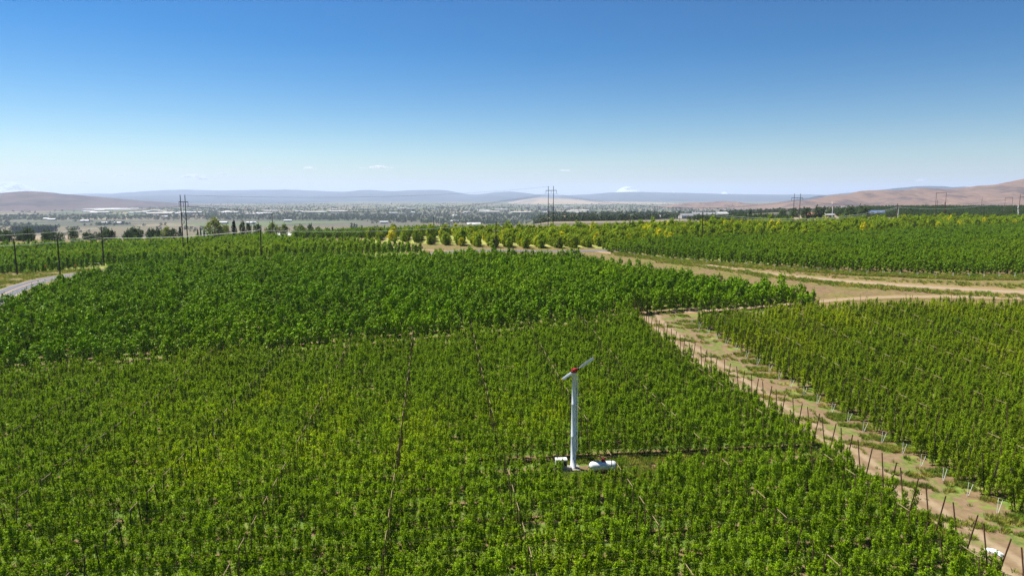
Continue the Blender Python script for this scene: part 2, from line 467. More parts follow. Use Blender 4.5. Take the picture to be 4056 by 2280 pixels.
# ------------------------------------------------------------------ hills and mountains
def vnoise(x, y, seed):
    r = np.random.default_rng(seed); o = np.zeros_like(x)
    for k in range(7):
        fx, fy, ph = r.normal(0, 1), r.normal(0, 1), r.uniform(0, 6.28)
        f = 1.6 ** k
        o += np.sin(x * fx * f + y * fy * f + ph) / (1.35 ** k)
    return o / 3

def ridge(name, D, crest, front, back, mat, base=-70.5, rough=0.10, slant=0.0, seed=1, power=1.25, wl=None, n=220):
    """a range of hills: crest (x, z) pairs at distance D, sloping down to BASE on both sides, cut by gullies"""
    crest = np.array(crest, float)
    x = np.linspace(crest[0, 0], crest[-1, 0], n)
    z = np.interp(x, crest[:, 0], crest[:, 1])
    kk = np.ones(5) / 5
    z = np.convolve(np.pad(z, 2, mode='edge'), kk, 'valid')
    wl0 = wl or front * 0.35
    z = z + (z - base) * 0.035 * vnoise(x / wl0 * 5.0, x * 0, seed + 9)
    tt = np.concatenate([-np.linspace(1, 0, 46), np.linspace(0, 1, 16)[1:]])
    X, T = np.meshgrid(x, tt, indexing='ij')
    Hh = (z[:, None] - base) * (1 - np.abs(T) ** power)
    wl = wl or front * 0.35
    g = vnoise(X / wl * 2.2, T * front / wl * 0.9, seed)
    env = np.sin(np.clip(np.abs(T), 0, 1) * np.pi) ** 1.0
    Hh = Hh * (1 - rough * 2.2 * env * np.abs(g)) + (z[:, None] - base) * rough * 0.5 * env * g
    Y = D + np.where(T < 0, T * front, T * back) + slant * X + vnoise(X / wl, T * 0, seed + 3) * front * 0.06 * (1 - np.abs(T))
    P = np.stack([X + vnoise(T * 2, X / wl * 0.3, seed + 5) * front * 0.03 * np.abs(T), Y, base + Hh], -1)
    return ob(name, grid_mesh(name, P, mat), kind="structure")

F_PX = 1718.0
def cr(D, pts): return [((a - 1288) / F_PX * D, CAM_H + (495 - b) / F_PX * D) for a, b in pts]

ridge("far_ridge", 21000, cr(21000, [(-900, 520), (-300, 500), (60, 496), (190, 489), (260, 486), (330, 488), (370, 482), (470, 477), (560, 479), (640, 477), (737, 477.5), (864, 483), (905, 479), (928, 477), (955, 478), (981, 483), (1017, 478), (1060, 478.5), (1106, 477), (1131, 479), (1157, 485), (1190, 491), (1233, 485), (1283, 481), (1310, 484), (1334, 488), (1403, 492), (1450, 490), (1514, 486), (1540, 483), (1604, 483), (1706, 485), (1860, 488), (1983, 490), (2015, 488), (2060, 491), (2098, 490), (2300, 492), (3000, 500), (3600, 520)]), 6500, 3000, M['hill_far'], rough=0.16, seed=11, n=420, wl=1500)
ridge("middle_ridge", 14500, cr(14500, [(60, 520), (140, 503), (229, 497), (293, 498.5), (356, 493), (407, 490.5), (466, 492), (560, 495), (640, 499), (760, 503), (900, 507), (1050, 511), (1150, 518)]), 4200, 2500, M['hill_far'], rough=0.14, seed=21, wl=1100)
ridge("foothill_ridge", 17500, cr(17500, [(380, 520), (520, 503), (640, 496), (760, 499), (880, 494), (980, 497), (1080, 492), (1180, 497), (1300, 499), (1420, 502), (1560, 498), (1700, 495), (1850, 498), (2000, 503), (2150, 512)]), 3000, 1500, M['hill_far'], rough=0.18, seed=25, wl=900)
ridge("tan_hills", 12000, cr(12000, [(1180, 519), (1270, 511), (1310, 503), (1362, 496.5), (1440, 501), (1500, 506), (1600, 508), (1760, 511), (1900, 516), (2000, 520)]), 2600, 1500, M['hill_tan'], rough=0.14, seed=31, wl=700)
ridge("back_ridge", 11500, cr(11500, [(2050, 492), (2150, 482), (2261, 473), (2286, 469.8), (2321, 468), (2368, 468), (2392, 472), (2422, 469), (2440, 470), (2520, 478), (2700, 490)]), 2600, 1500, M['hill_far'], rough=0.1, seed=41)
ridge("left_hill", 6200, cr(6200, [(-1500, 500), (-900, 470), (-400, 478), (-120, 486), (0, 484.6), (60, 484), (78, 481.5), (95, 480.5), (140, 484), (198, 491.5), (242, 499), (280, 507), (331, 514), (400, 521), (470, 528)]), 1500, 2200, M['hill_left'], rough=0.3, seed=51, wl=400, n=300)
ridge("low_hill", 6400, cr(6400, [(1630, 531), (1663, 526), (1685, 516), (1729, 509), (1774, 509), (1811, 505.5), (1848, 506.5), (1870, 511), (1914, 513.5), (1959, 521), (2010, 529)]), 700, 900, M['hill_near'], rough=0.3, seed=61, wl=200)
ridge("right_hill", 4700, cr(4700, [(1940, 531), (1969, 526), (2010, 505), (2040, 500), (2075, 493), (2124, 488.7), (2144, 483), (2172, 479), (2215, 480), (2286, 475.5), (2303, 474), (2366, 476.5), (2408, 472), (2472, 466), (2528, 456), (2576, 449.5), (2800, 425), (3200, 395), (3800, 380), (4600, 420)]), 1900, 1800, M['hill_near'], rough=0.36, slant=0.0, seed=71, wl=300, n=420, power=1.1)
ridge("snow_mountain", 33000, cr(33000, [(1490, 510), (1535, 490), (1548, 481), (1553, 476.5), (1559, 473.3), (1566, 471), (1574, 470), (1581, 469.6), (1586, 471), (1590, 473), (1596, 474.5), (1603, 480.5), (1620, 490), (1660, 510)]), 2600, 2600, M['snow'], rough=0.08, seed=81, wl=900, n=120)
ridge("snow_peaks", 33500, cr(33500, [(1650, 500), (1680, 484.5), (1686, 481.5), (1690, 480.5), (1697, 484), (1720, 486), (1760, 488), (1806, 487), (1813, 484), (1818, 482), (1824, 484.5), (1832, 487), (1850, 489), (1880, 500)]), 2000, 2000, M['snow'], rough=0.1, seed=91, wl=600, n=160)
ridge("west_snow_mountain", 29500, cr(29500, [(-140, 505), (-60, 478), (-10, 466), (12, 463.5), (28, 460.5), (40, 457.7), (50, 459), (60, 460.4), (74, 467), (84, 475), (100, 482), (150, 505)]), 2600, 2600, M['snow'], rough=0.12, seed=95, wl=800, n=140)

# ------------------------------------------------------------------ orchard layout
ANG = R(6.5)
U = np.array([math.cos(ANG), math.sin(ANG)]); N = np.array([-math.sin(ANG), math.cos(ANG)])
PL = np.array([(37.6, 10), (37.3, 50), (37.0, 63), (36.2, 77), (34.3, 93), (30.3, 110), (26.9, 128), (26.0, 141), (26, 150)])
PR = np.array([(46, 10), (44.9, 57), (43.9, 64.5), (43.7, 75), (42.6, 87), (40.2, 110), (36.4, 130), (34.2, 143), (34, 150)])
pl = lambda y: np.interp(y, PL[:, 1], PL[:, 0])
pr = lambda y: np.interp(y, PR[:, 1], PR[:, 0])
_BX = [-130, -79, -63, -40, -20, 1, 16, 26, 45, 69]
_BY = [92, 107, 112, 118.5, 123, 131, 136, 144.5, 146.5, 150.5]
bfront = lambda x: np.interp(x, _BX, _BY)
SP_A, V0A = 3.65, 0.55

M['floor_a'] = row_floor("floor_near_rows", ANG, SP_A, V0A, (0.065, 0.105, 0.015), 0.42)
M['floor_r'] = row_floor("floor_across_path", ANG, SP_A, V0A, (0.085, 0.13, 0.018), 0.40, 0.5, 0.7, 0.46)
M['floor_b'] = row_floor("floor_cherry", math.atan(0.33), 3.7, 0, (0.085, 0.12, 0.02), 0.4)
M['floor_c'] = row_floor("floor_receding", ANG + math.pi / 2, 3.6, 0, (0.125, 0.19, 0.016), 0.3, 0.45)
M['floor_e'] = row_floor("floor_wide", ANG + math.pi / 2, 6.6, 0, (0.19, 0.21, 0.045), 0.22, 0.8)

# near field, right field, cherry block and the rest as mown orchard floor
ys = np.linspace(8, 148, 50)
def strip_patch(name, xl, xr, yy, mat, dz=0.03, m=24):
    s = np.linspace(0, 1, m)
    X = np.array([xl(y) for y in yy])[:, None] * (1 - s) + np.array([xr(y) for y in yy])[:, None] * s
    Y = np.repeat(np.asarray(yy)[:, None], m, 1)
    P = np.stack([X, Y, terr(X, Y) + dz], -1)
    return ob(name, grid_mesh(name, P, mat), kind="structure")
strip_patch("orchard_floor", lambda y: -160, lambda y: pl(y) + 0.3, ys, M['floor_a'], m=60)
strip_patch("orchard_floor", lambda y: pr(y) - 1.2, lambda y: 190, np.linspace(8, 150, 50), M['floor_r'], m=50)
quad_patch("orchard_floor", [(-150, 88), (70, 152), (22, 232), (-128, 232)], 0.045, M['floor_b'])
quad_patch("orchard_floor", [(58, 227), (330, 205), (430, 470), (36, 285)], 0.03, M['floor_c'], 5)
quad_patch("orchard_floor", [(-330, 236), (-34, 260), (-38, 272), (-330, 360)], 0.03, M['floor_c'], 5)
quad_patch("orchard_floor", [(-330, 361), (-100, 326), (-140, 424), (-330, 420)], 0.03, M['floor_c'], 6)
quad_patch("orchard_floor", [(-70, 330), (36, 284), (36, 420), (-90, 385)], 0.04, M['floor_e'], 5)
quad_patch("orchard_floor", [(36.1, 284), (440, 486), (490, 575), (36.1, 420)], 0.05, M['floor_e'], 6)

# path, roads
M['path'] = road_mat("path_dirt", 'path'); M['dirt'] = road_mat("road_dirt", 'dirt'); M['asphalt'] = road_mat("asphalt", 'asphalt')
ribbon("dirt_path", [((pl(y) + pr(y)) / 2 - 0.2, y, pr(y) - pl(y) + 1.2) for y in (10, 30, 50, 63, 77, 93, 110, 128, 138)] + [(30.5, 146, 8)], 0.075, M['path'], 1.5, 13)
ribbon("dirt_road", [(200, 160, 14), (160, 164, 13), (127.7, 169, 12.5), (105.6, 178, 12), (88, 189, 11), (73, 205, 10), (62, 225, 9), (51, 241, 8), (41, 256, 7), (34, 268, 6)], 0.07, M['dirt'], 3, 11)
ribbon("dirt_lane", [(24, 144, 6), (40, 147.5, 5), (60, 153, 4), (80, 160, 4), (100, 163, 5), (140, 160, 7)], 0.06, M['dirt'], 3, 7)
ribbon("paved_road", [(-118, 140, 8.6), (-128, 162, 8.6), (-138, 182, 8.6), (-148, 208, 8.6), (-151.5, 226, 8.6), (-148, 240, 8.6), (-132, 245, 7), (-96, 244, 7), (-40, 255, 7), (-18, 272, 7), (2, 271, 7), (17, 268, 7), (40, 274, 7), (75, 288, 7)], 0.08, M['asphalt'], 3, 9)
ribbon("farm_road", [(-24, 268, 5), (-42, 285, 5), (-62, 310, 5), (-85, 340, 5), (-110, 372, 5), (-150, 400, 5)], 0.065, M['dirt'], 3, 7)
M['line_yellow'] = plain("line_paint", (0.60, 0.36, 0.14), (0.45, 0.28, 0.13), 1.0, 0.8)
ribbon("road_centre_line", [(-118, 140, .3), (-128, 162, .3), (-138, 182, .3), (-148, 208, .3), (-151.5, 226, .3), (-148, 240, .3), (-132, 245, .3), (-96, 244, .3)], 0.1, M['line_yellow'], 3, 3)

# ------------------------------------------------------------------ plants: leaf meshes
def leaf_quads(C, Nrm, L, W, r):
    n = len(C)
    Nrm = Nrm / (np.linalg.norm(Nrm, axis=1)[:, None] + 1e-9)
    a = r.normal(size=(n, 3)); tdir = a - (a * Nrm).sum(1)[:, None] * Nrm
    tdir /= np.linalg.norm(tdir, axis=1)[:, None] + 1e-9
    b = np.cross(Nrm, tdir)
    L = np.broadcast_to(np.asarray(L, float), (n,))[:, None]; W = np.broadcast_to(np.asarray(W, float), (n,))[:, None]
    V = np.stack([C - tdir * L / 2, C + b * W / 2 + tdir * L * 0.08 - Nrm * L * 0.06, C + tdir * L / 2, C - b * W / 2 + tdir * L * 0.08 - Nrm * L * 0.06], 1).reshape(-1, 3)
    return V, np.arange(n * 4).reshape(n, 4)

class Variant:
    """one tree: crown of leaf-sized faces, tapered trunk with limbs; .crown, .trunk meshes and .whole for masses"""
    def __init__(s, name, C, Nrm, L, W, limbs, leaf, bark, r):
        V, F = leaf_quads(C, Nrm, L, W, r)
        tint = r.random(len(F))
        s.crown = mesh_from(name + "_crown", V, F, [leaf], tint=tint)
        mb = MB()
        for pts, rd in limbs: mb.path(pts, rd, 5, 0, False)
        s.trunk = mb.mesh(name + "_trunk", bark)
        TV = np.concatenate(mb.V); TF = np.array(mb.F)
        s.whole = mesh_from(name, np.vstack([V, TV]), np.vstack([F, TF + len(V)]), [leaf, bark], np.r_[np.zeros(len(F)), np.ones(len(TF))].astype(int), np.r_[tint, np.full(len(TF), .5)])
        s.obj = bpy.data.objects.new(name, s.whole)

def trellis_tree(name, r, leaf, lean=0.225, h=3.35, n=860):
    C = []; Nn = []; limbs = []
    ax = lambda z: np.array([0, lean * z + 0.12 * math.sin(z * 1.3), z])
    limbs.append(([ax(z) for z in np.linspace(0, h, 6)], list(np.linspace(0.045, 0.012, 6))))
    tiers = np.arange(0.38, h, 0.40); tiers = tiers + r.normal(0, 0.05, len(tiers))
    per = int(n * 0.8 / (len(tiers) * 2))
    for k, z in enumerate(tiers):
        for sgn in (-1, 1):
            ln = r.uniform(0.22, 0.52) * (1.1 - 0.25 * z / h)
            e = ax(z) + np.array([sgn * ln, r.normal(0, 0.12), r.uniform(0.05, 0.3)])
            limbs.append(([ax(z), (ax(z) + e) / 2, e], [0.014, 0.010, 0.005]))
            q = r.random(per)[:, None]
            pts = ax(z) * (1 - q) + e * q + r.normal(0, 1, (per, 3)) * np.array([0.08, 0.12, 0.12])
            C.append(pts); Nn.append(r.normal(0, 0.6, (per, 3)) + np.array([0, 0.25, 0.75]) + (pts - ax(z)) * 0.8)
    for k in range(r.integers(3, 6)):
        x0 = r.uniform(-0.28, 0.28); z0 = r.uniform(h - 0.7, h - 0.1); ht = r.uniform(0.5, 1.15)
        b = ax(z0) + np.array([x0, r.normal(0, .1), 0]); e = b + np.array([r.normal(0, .08), r.normal(0, .1), ht])
        limbs.append(([b, e], [0.010, 0.004]))
        m = int(n * 0.2 / 4); q = r.random(m)[:, None]
        C.append(b * (1 - q) + e * q + r.normal(0, 0.06, (m, 3))); Nn.append(r.normal(0, 1, (m, 3)) + np.array([0, 0, 0.3]))
    C = np.vstack(C); Nn = np.vstack(Nn)
    L = r.uniform(0.11, 0.205, len(C))
    return Variant(name, C, Nn, L, L * 0.62, limbs, leaf, M['bark'], r)

def lobed_tree(name, r, leaf, h, w, h0, nl, n, size, shoots=6, upright=0.0, shape='round'):
    limbs = [([(0, 0, -0.2), (r.normal(0, .05), r.normal(0, .05), h * .35), (r.normal(0, .1), r.normal(0, .1), h * .75)], [0.028 * h ** 0.5 * 1.6, 0.02 * h ** 0.5 * 1.4, 0.012 * h ** 0.5])]
    C = []; Nn = []
    for k in range(nl):
        a = 2.4 * k + r.normal(0, .5); q = (k + 0.5) / nl
        z = h0 + (h - h0) * (q * 0.84 + 0.06)
        if shape == 'round': env = math.sin(math.pi * (0.12 + 0.76 * q)) ** 0.7
        elif shape == 'cone': env = 1.05 - q
        elif shape == 'spire': env = 0.22 + 0.78 * (1 - q) ** 0.75
        else: env = 0.75 + 0.25 * math.sin(math.pi * q)
        rr = w / 2 * env * math.sqrt(r.uniform(0.15, 0.75))
        c = np.array([math.cos(a) * rr, math.sin(a) * rr, z])
        lr = w * r.uniform(0.17, 0.25) * (0.6 + 0.4 * env)
        limbs.append(([(0, 0, z * 0.45), tuple(c * np.array([.6, .6, .9])), tuple(c)], [0.02 * h ** .5, 0.013 * h ** .5, 0.006 * h ** .5]))
        m = n // nl
        d = r.normal(size=(m, 3)); d /= np.linalg.norm(d, axis=1)[:, None]
        rad_ = lr * r.uniform(0.72, 1.08, m)[:, None]
        C.append(c + d * rad_ * np.array([1, 1, 0.85 + upright])); Nn.append(d * 1.5 + r.normal(0, 0.42, (m, 3)) + np.array([0, 0, 0.25]))
    for k in range(shoots):
        a = r.uniform(0, 6.28); rr = w / 2 * r.uniform(0, 0.7)
        b = np.array([math.cos(a) * rr, math.sin(a) * rr, h0 + (h - h0) * r.uniform(0.72, 0.9)])
        ht = (h - h0) * r.uniform(0.12, 0.3)
        m = max(4, n // 60); q = r.random(m)[:, None]
        C.append(b + np.array([0, 0, ht]) * q + r.normal(0, size * 0.4, (m, 3))); Nn.append(r.normal(0, 1, (m, 3)))
    C = np.vstack(C); Nn = np.vstack(Nn)
    L = size * r.uniform(0.7, 1.35, len(C))
    return Variant(name, C, Nn, L, L * 0.68, limbs, leaf, M['bark'], r)

def make_collection(name, variants):
    c = bpy.data.collections.new(name)
    for v in variants: c.objects.link(v.obj)
    return c

_ng = {}
def scatter_nodes(coll):
    ng = bpy.data.node_groups.new("scatter_" + coll.name, 'GeometryNodeTree')
    ng.interface.new_socket("Geometry", in_out='INPUT', socket_type='NodeSocketGeometry')
    ng.interface.new_socket("Geometry", in_out='OUTPUT', socket_type='NodeSocketGeometry')
    nd = ng.nodes; lk = ng.links
    gi = nd.new("NodeGroupInput"); go = nd.new("NodeGroupOutput")
    ci = nd.new("GeometryNodeCollectionInfo"); ci.inputs["Collection"].default_value = coll
    ci.inputs["Separate Children"].default_value = True; ci.inputs["Reset Children"].default_value = True
    iop = nd.new("GeometryNodeInstanceOnPoints"); iop.inputs["Pick Instance"].default_value = True
    def attr(n, ty):
        a = nd.new("GeometryNodeInputNamedAttribute"); a.data_type = ty; a.inputs["Name"].default_value = n
        return a.outputs["Attribute"]
    e2r = nd.new("FunctionNodeEulerToRotation")
    lk.new(attr("rot", 'FLOAT_VECTOR'), e2r.inputs[0]); lk.new(e2r.outputs[0], iop.inputs["Rotation"])
    lk.new(attr("scl", 'FLOAT_VECTOR'), iop.inputs["Scale"])
    lk.new(attr("vid", 'INT'), iop.inputs["Instance Index"])
    lk.new(gi.outputs[0], iop.inputs["Points"]); lk.new(ci.outputs[0], iop.inputs["Instance"])
    lk.new(iop.outputs[0], go.inputs[0])
    return ng

def scatter(name, P, label, cat=None):
    """P: dict with xyz (n,3), rot (n,3), scl (n,3), vid (n), coll"""
    me = bpy.data.meshes.new(name)
    n = len(P['xyz'])
    me.vertices.add(n); me.vertices.foreach_set("co", np.asarray(P['xyz'], np.float32).ravel())
    for k, ty in (("rot", 'FLOAT_VECTOR'), ("scl", 'FLOAT_VECTOR')):
        a = me.attributes.new(k, ty, 'POINT'); a.data.foreach_set("vector", np.asarray(P[k], np.float32).ravel())
    a = me.attributes.new("vid", 'INT', 'POINT'); a.data.foreach_set("value", np.asarray(P['vid'], np.int32))
    me.update()
    o = ob(name, me, kind="stuff", label=label)
    if cat: o["category"] = cat
    md = o.modifiers.new("scatter", 'NODES')
    key = P['coll'].name
    if key not in _ng: _ng[key] = scatter_nodes(P['coll'])
    md.node_group = _ng[key]
    return o

def frame_ok(x, y, m=0.0):
    return (np.abs(x) < 0.755 * y + 0.5 + m) & (y > 44 - m)

def individual_trees(name, label, group, cat, variants, pts, rots, scl, vid):
    for i in range(len(pts)):
        r = ob(name, None, loc=tuple(pts[i]), rot=tuple(rots[i]), label=label, group=group, category=cat)
        r.scale = tuple(scl[i]); r.empty_display_size = 0.3
        v = variants[vid[i]]
        ob("trunk", v.trunk, r); ob("crown", v.crown, r)

def orchard(name, label, group, mass_name, mass_label, variants, coll, x, y, rz, s, n_ind, jit_h=0.13, seed=1, tilt=0.04, cat="tree", zs=None):
    r = np.random.default_rng(seed)
    n = len(x)
    xyz = np.stack([x, y, terr(x, y)], 1)
    rot = np.stack([r.normal(0, tilt, n), r.normal(0, tilt, n), rz], 1)
    s = s * r.uniform(0.82, 1.14, n)
    scl = np.stack([s, s, s * r.normal(1, jit_h, n).clip(0.7, 1.3)], 1)
    vid = r.integers(0, len(variants), n)
    d = np.where(frame_ok(x, y), np.hypot(x, y), 1e6)
    pick = np.zeros(n, bool)
    pick[np.argsort(d)[:n_ind]] = True
    individual_trees(name, label, group, cat, variants, xyz[pick], rot[pick], scl[pick], vid[pick])
    k = ~pick
    if k.any(): scatter(mass_name, dict(xyz=xyz[k], rot=rot[k], scl=scl[k], vid=vid[k], coll=coll), mass_label)

# ---- near trellised apple field and the one beyond the path
rv = np.random.default_rng(100)
va = [trellis_tree("apple_variant_%d" % i, rv, M['leaf_apple'], h=rv.uniform(2.5, 3.2)) for i in range(10)]
vr = [trellis_tree("apple_b_variant_%d" % i, rv, M['leaf_apple2'], h=rv.uniform(2.4, 3.1)) for i in range(7)]
ca = make_collection("apple_source", va); cr_ = make_collection("apple_b_source", vr)

def clearing(x, y):
    """open ground kept around the wind machine and its tank"""
    u = U[0] * x + U[1] * y; v = N[0] * x + N[1] * y
    return ((u > 6) & (u < 60) & (v > 67.4) & (v < 71.9)) | ((u > 12.6) & (u < 23.0) & (v > 64.6) & (v < 68))

def rows_in(test, u0, u1, k0, k1, spacing, v0):
    for k in range(k0, k1):
        v = v0 + k * spacing
        u = np.arange(u0, u1, 0.25)
        q = U[None] * u[:, None] + N[None] * v
        ok = test(q[:, 0], q[:, 1])
        if ok.any():
            us = u[ok]; yield k, v, us.min(), us.max()

ARM = 0.18   # base of each leaning arm off the row line
TOPZ = 3.95
LEAN = 0.185
test_a = lambda x, y: (x < pl(y) - 0.4) & (y < bfront(x) - 2.2) & (y > 38) & (x > -0.80 * y - 6)
test_r = lambda x, y: (x > pr(y) + 0.9) & (y > 42) & (x < 0.80 * y + 6) & (y < np.interp(x, [30, 50, 71, 90, 111, 160], [138, 142, 146, 150, 146, 136]))
X = []; Y = []; Z = []
rows_a = list(rows_in(test_a, -140, 60, 8, 45, SP_A, V0A))
rows_r = list(rows_in(test_r, 20, 160, 6, 45, SP_A, V0A))
ordn = ["first", "second", "third", "fourth", "fifth", "sixth", "seventh", "eighth", "ninth", "tenth", "eleventh", "twelfth", "thirteenth", "fourteenth", "fifteenth", "sixteenth", "seventeenth", "eighteenth", "nineteenth", "twentieth", "twenty-first", "twenty-second", "twenty-third", "twenty-fourth", "twenty-fifth", "twenty-sixth", "twenty-seventh", "twenty-eighth", "twenty-ninth", "thirtieth", "thirty-first", "thirty-second"]

def row_trees(rows, gap_l, gap_r, seed, dens=0.78):
    r = np.random.default_rng(seed); xs = []; ys = []; rz = []
    for k, v, a, b in rows:
        for sg in (-1, 1):
            u = np.arange(a + gap_l, b - gap_r, dens) + r.uniform(0, dens)
            u = u + r.normal(0, 0.07, len(u))
            u = u[r.random(len(u)) > 0.05]
            q = U[None] * u[:, None] + N[None] * (v + sg * ARM)
            xs.append(q[:, 0]); ys.append(q[:, 1]); rz.append(np.full(len(u), ANG + (0 if sg > 0 else math.pi)))
    return np.concatenate(xs), np.concatenate(ys), np.concatenate(rz)

x, y, rz = row_trees(rows_a, 0, 0.2, 5)
k = ~clearing(x, y); x, y, rz = x[k], y[k], rz[k]
orchard("apple_tree", "slender leafy apple tree on the leaning wire trellis in the rows nearest the viewer", "apple trees of the nearest trellis rows",
        "apple_tree_rows", "yellow-green trellised apple trees filling the field around the wind machine", va, ca, x, y, rz, np.full(len(x), 0.83), 300, seed=6)
x, y, rz = row_trees(rows_r, 1.5, 0, 15)
orchard("young_apple_tree", "trellised apple tree in the rows across the dirt path, beside the white pipes", "apple trees across the path",
        "apple_tree_rows_across_path", "olive-green trellised apple trees across the dirt path", vr, cr_, x, y, rz, np.full(len(x), 0.83), 260, seed=16)

# ---- trellis rows: leaning posts, tie beams, wires
def lean_post(r, h, lean):
    mb = MB(); mb.path([(0, 0, -0.2), (0, lean * h, h)], [r, r * 0.9], 7); return mb.mesh("trellis_post", M['post_wood'])
post_end = lean_post(0.062, 4.45, 0.235)
post_in = lean_post(0.042, 4.05, 0.215)
mb = MB(); mb.path([(0, 0, -0.2), (0, 0.215 * 4.0, 4.0)], [0.055, 0.05], 7); post_dark = mb.mesh("trellis_post_dark", M['post_dark'])
CHAIN = [-4 + 10.6 * k for k in range(-16, 20)]

def trellis(rows, end_side, label_fn, group, beams, endm):
    for i, (k, v, a, b) in enumerate(rows):
        c = U * ((a + b) / 2) + N * v
        root = ob("trellis_row", None, loc=(c[0], c[1], tz(*c)), label=label_fn(i, len(rows)), category="trellis", group=group)
        inv = Vector(root.location)
        us = [u for u in CHAIN if a + 2 < u < b - 3]
        for sg in (-1, 1):
            rzz = ANG + (0 if sg > 0 else math.pi)
            for u in us + [b if end_side > 0 else a + 2.3]:
                q = U * u + N * (v + sg * ARM)
                if u in us and (clearing(np.array([q[0]]), np.array([q[1]]))[0] or not frame_ok(q[0], q[1], 6)): continue
                is_end = u not in us
                me = (post_end if end_side > 0 else post_dark) if is_end else (post_dark if abs(u - CHAIN[14]) < 0.1 else post_in)
                o = ob("post", me, root, loc=Vector((q[0], q[1], tz(*q))) - inv, rot=(random.gauss(0, .012), random.gauss(0, .015), rzz))
            off = sg * (ARM + 0.215 * 3.9)
            for hz, of in ((3.92, off),):
                uu = np.arange(a, b + 0.1, 5.3)
                if len(uu) < 2: continue
                q = U[None] * uu[:, None] + N[None] * (v + of)
                keep = frame_ok(q[:, 0], q[:, 1], 8)
                q = q[keep]
                if len(q) < 2: continue
                zz = terr(q[:, 0], q[:, 1]) + hz
                mb = MB(); mb.path([(float(p_[0] - inv.x), float(p_[1] - inv.y), float(z_ - inv.z)) for p_, z_ in zip(q, zz)], 0.003, 3, 0, False)
                ob("wire", mb.mesh("wire", M['wire']), root)
        if beams and i + 1 < len(rows):
            for u in us:
                if not (rows[i + 1][2] + 1 < u < rows[i + 1][3] - 2): continue
                p0 = U * u + N * (v + ARM + 0.215 * 4.0); p1 = U * u + N * (v + SP_A - ARM - 0.215 * 4.0)
                if not frame_ok(p0[0], p0[1], 2) or random.random() < 0.25: continue
                if clearing(np.array([p0[0]]), np.array([p0[1]]))[0]: continue
                mb = MB(); mb.path([(p0[0] - inv.x, p0[1] - inv.y, tz(*p0) + 4.0 - inv.z), (p1[0] - inv.x, p1[1] - inv.y, tz(*p1) + 4.0 - inv.z)], 0.027, 5)
                ob("tie_beam", mb.mesh("tie_beam", M['beam_pale']), root)

trellis(rows_a, 1, lambda i, n: "wire trellis row with brown end posts beside the path, %s row from the viewer" % ordn[i], "trellis rows around the wind machine", True, None)
trellis(rows_r, -1, lambda i, n: "wire trellis row with dark end posts across the path, %s from the viewer" % ordn[i], "trellis rows across the path", True, None)

# ---- white pipe pairs at the ends of the rows across the path
def pipe_pair(loc, rz, label, group, s=1.0):
    root = ob("white_pipe_pair", None, loc=loc, rot=(0, 0, rz), label=label, group=group, category="pipe marker")
    for me, rr in ((pipe_a, 0), (pipe_b, 0)):
        o = ob("pipe", me, root); o.scale = (s, s, s)
mb = MB(); mb.path([(0, 0, -0.1), (0.10, 0.05, 1.45)], 0.026, 6); pipe_a = mb.mesh("pipe_upright", M['pipe_white'])
mb = MB(); mb.path([(0.05, -0.04, -0.1), (0.62, 0.10, 1.22)], 0.024, 6); pipe_b = mb.mesh("pipe_leaning", M['pipe_white'])
j = 0
for k, v, a, b in rows_r:
    q = U * (a + 0.2) + N * v
    if not frame_ok(q[0], q[1], 0): continue
    pipe_pair((q[0], q[1], tz(*q)), ANG + random.gauss(0, .1), "pair of white pipes in a V beside the path, %s from the viewer" % ordn[j], "white pipe pairs along the path")
    j += 1

# ---- cherry block
def grid_rows(poly, ang, sp, st, seed, jit=0.25, off=0.0):
    r = np.random.default_rng(seed)
    u_ = np.array([math.cos(ang), math.sin(ang)]); n_ = np.array([-math.sin(ang), math.cos(ang)])
    P = np.asarray(poly, float); uu = P @ u_; vv = P @ n_
    v = np.arange(math.floor(vv.min() / sp) * sp, vv.max(), sp) + off
    u = np.arange(uu.min(), uu.max(), st)
    A_, B_ = np.meshgrid(u, v); A_ = A_ + r.uniform(0, st, (len(v), 1))
    Q = A_.ravel()[:, None] * u_ + B_.ravel()[:, None] * n_
    Q = Q + r.normal(0, jit, Q.shape)
    k = inside(P, Q[:, 0], Q[:, 1])
    return Q[k, 0], Q[k, 1]

rv = np.random.default_rng(200)
vb = [lobed_tree("cherry_variant_%d" % i, rv, M['leaf_cherry'], rv.uniform(3.4, 4.4), 2.15, 0.35, 11, 760, 0.275, 8, 0.25) for i in range(6)]
cb = make_collection("cherry_source", vb)
x, y = grid_rows(list(zip(_BX, _BY)) + [(68, 160), (60, 167), (53, 174), (45, 185), (40, 192), (33, 200), (28, 214), (20, 226), (0, 230), (-129, 230), (-126, 200), (-122.5, 184), (-117.5, 166), (-114, 154), (-110, 141), (-120, 128), (-135, 118)], math.atan(0.33), 3.7, 1.75, 21, 0.2)
k = (np.abs(x) < 0.78 * y + 12); x, y = x[k], y[k]
orchard("cherry_tree", "bushy deep-green cherry tree along the front of the dense block behind the near field", "cherry trees at the front of the block",
        "cherry_tree_block", "dense deep-green cherry trees filling the block behind the near field", vb, cb, x, y, rng.uniform(0, 6.28, len(x)), np.full(len(x), 1.0), 300, seed=22, jit_h=0.17)

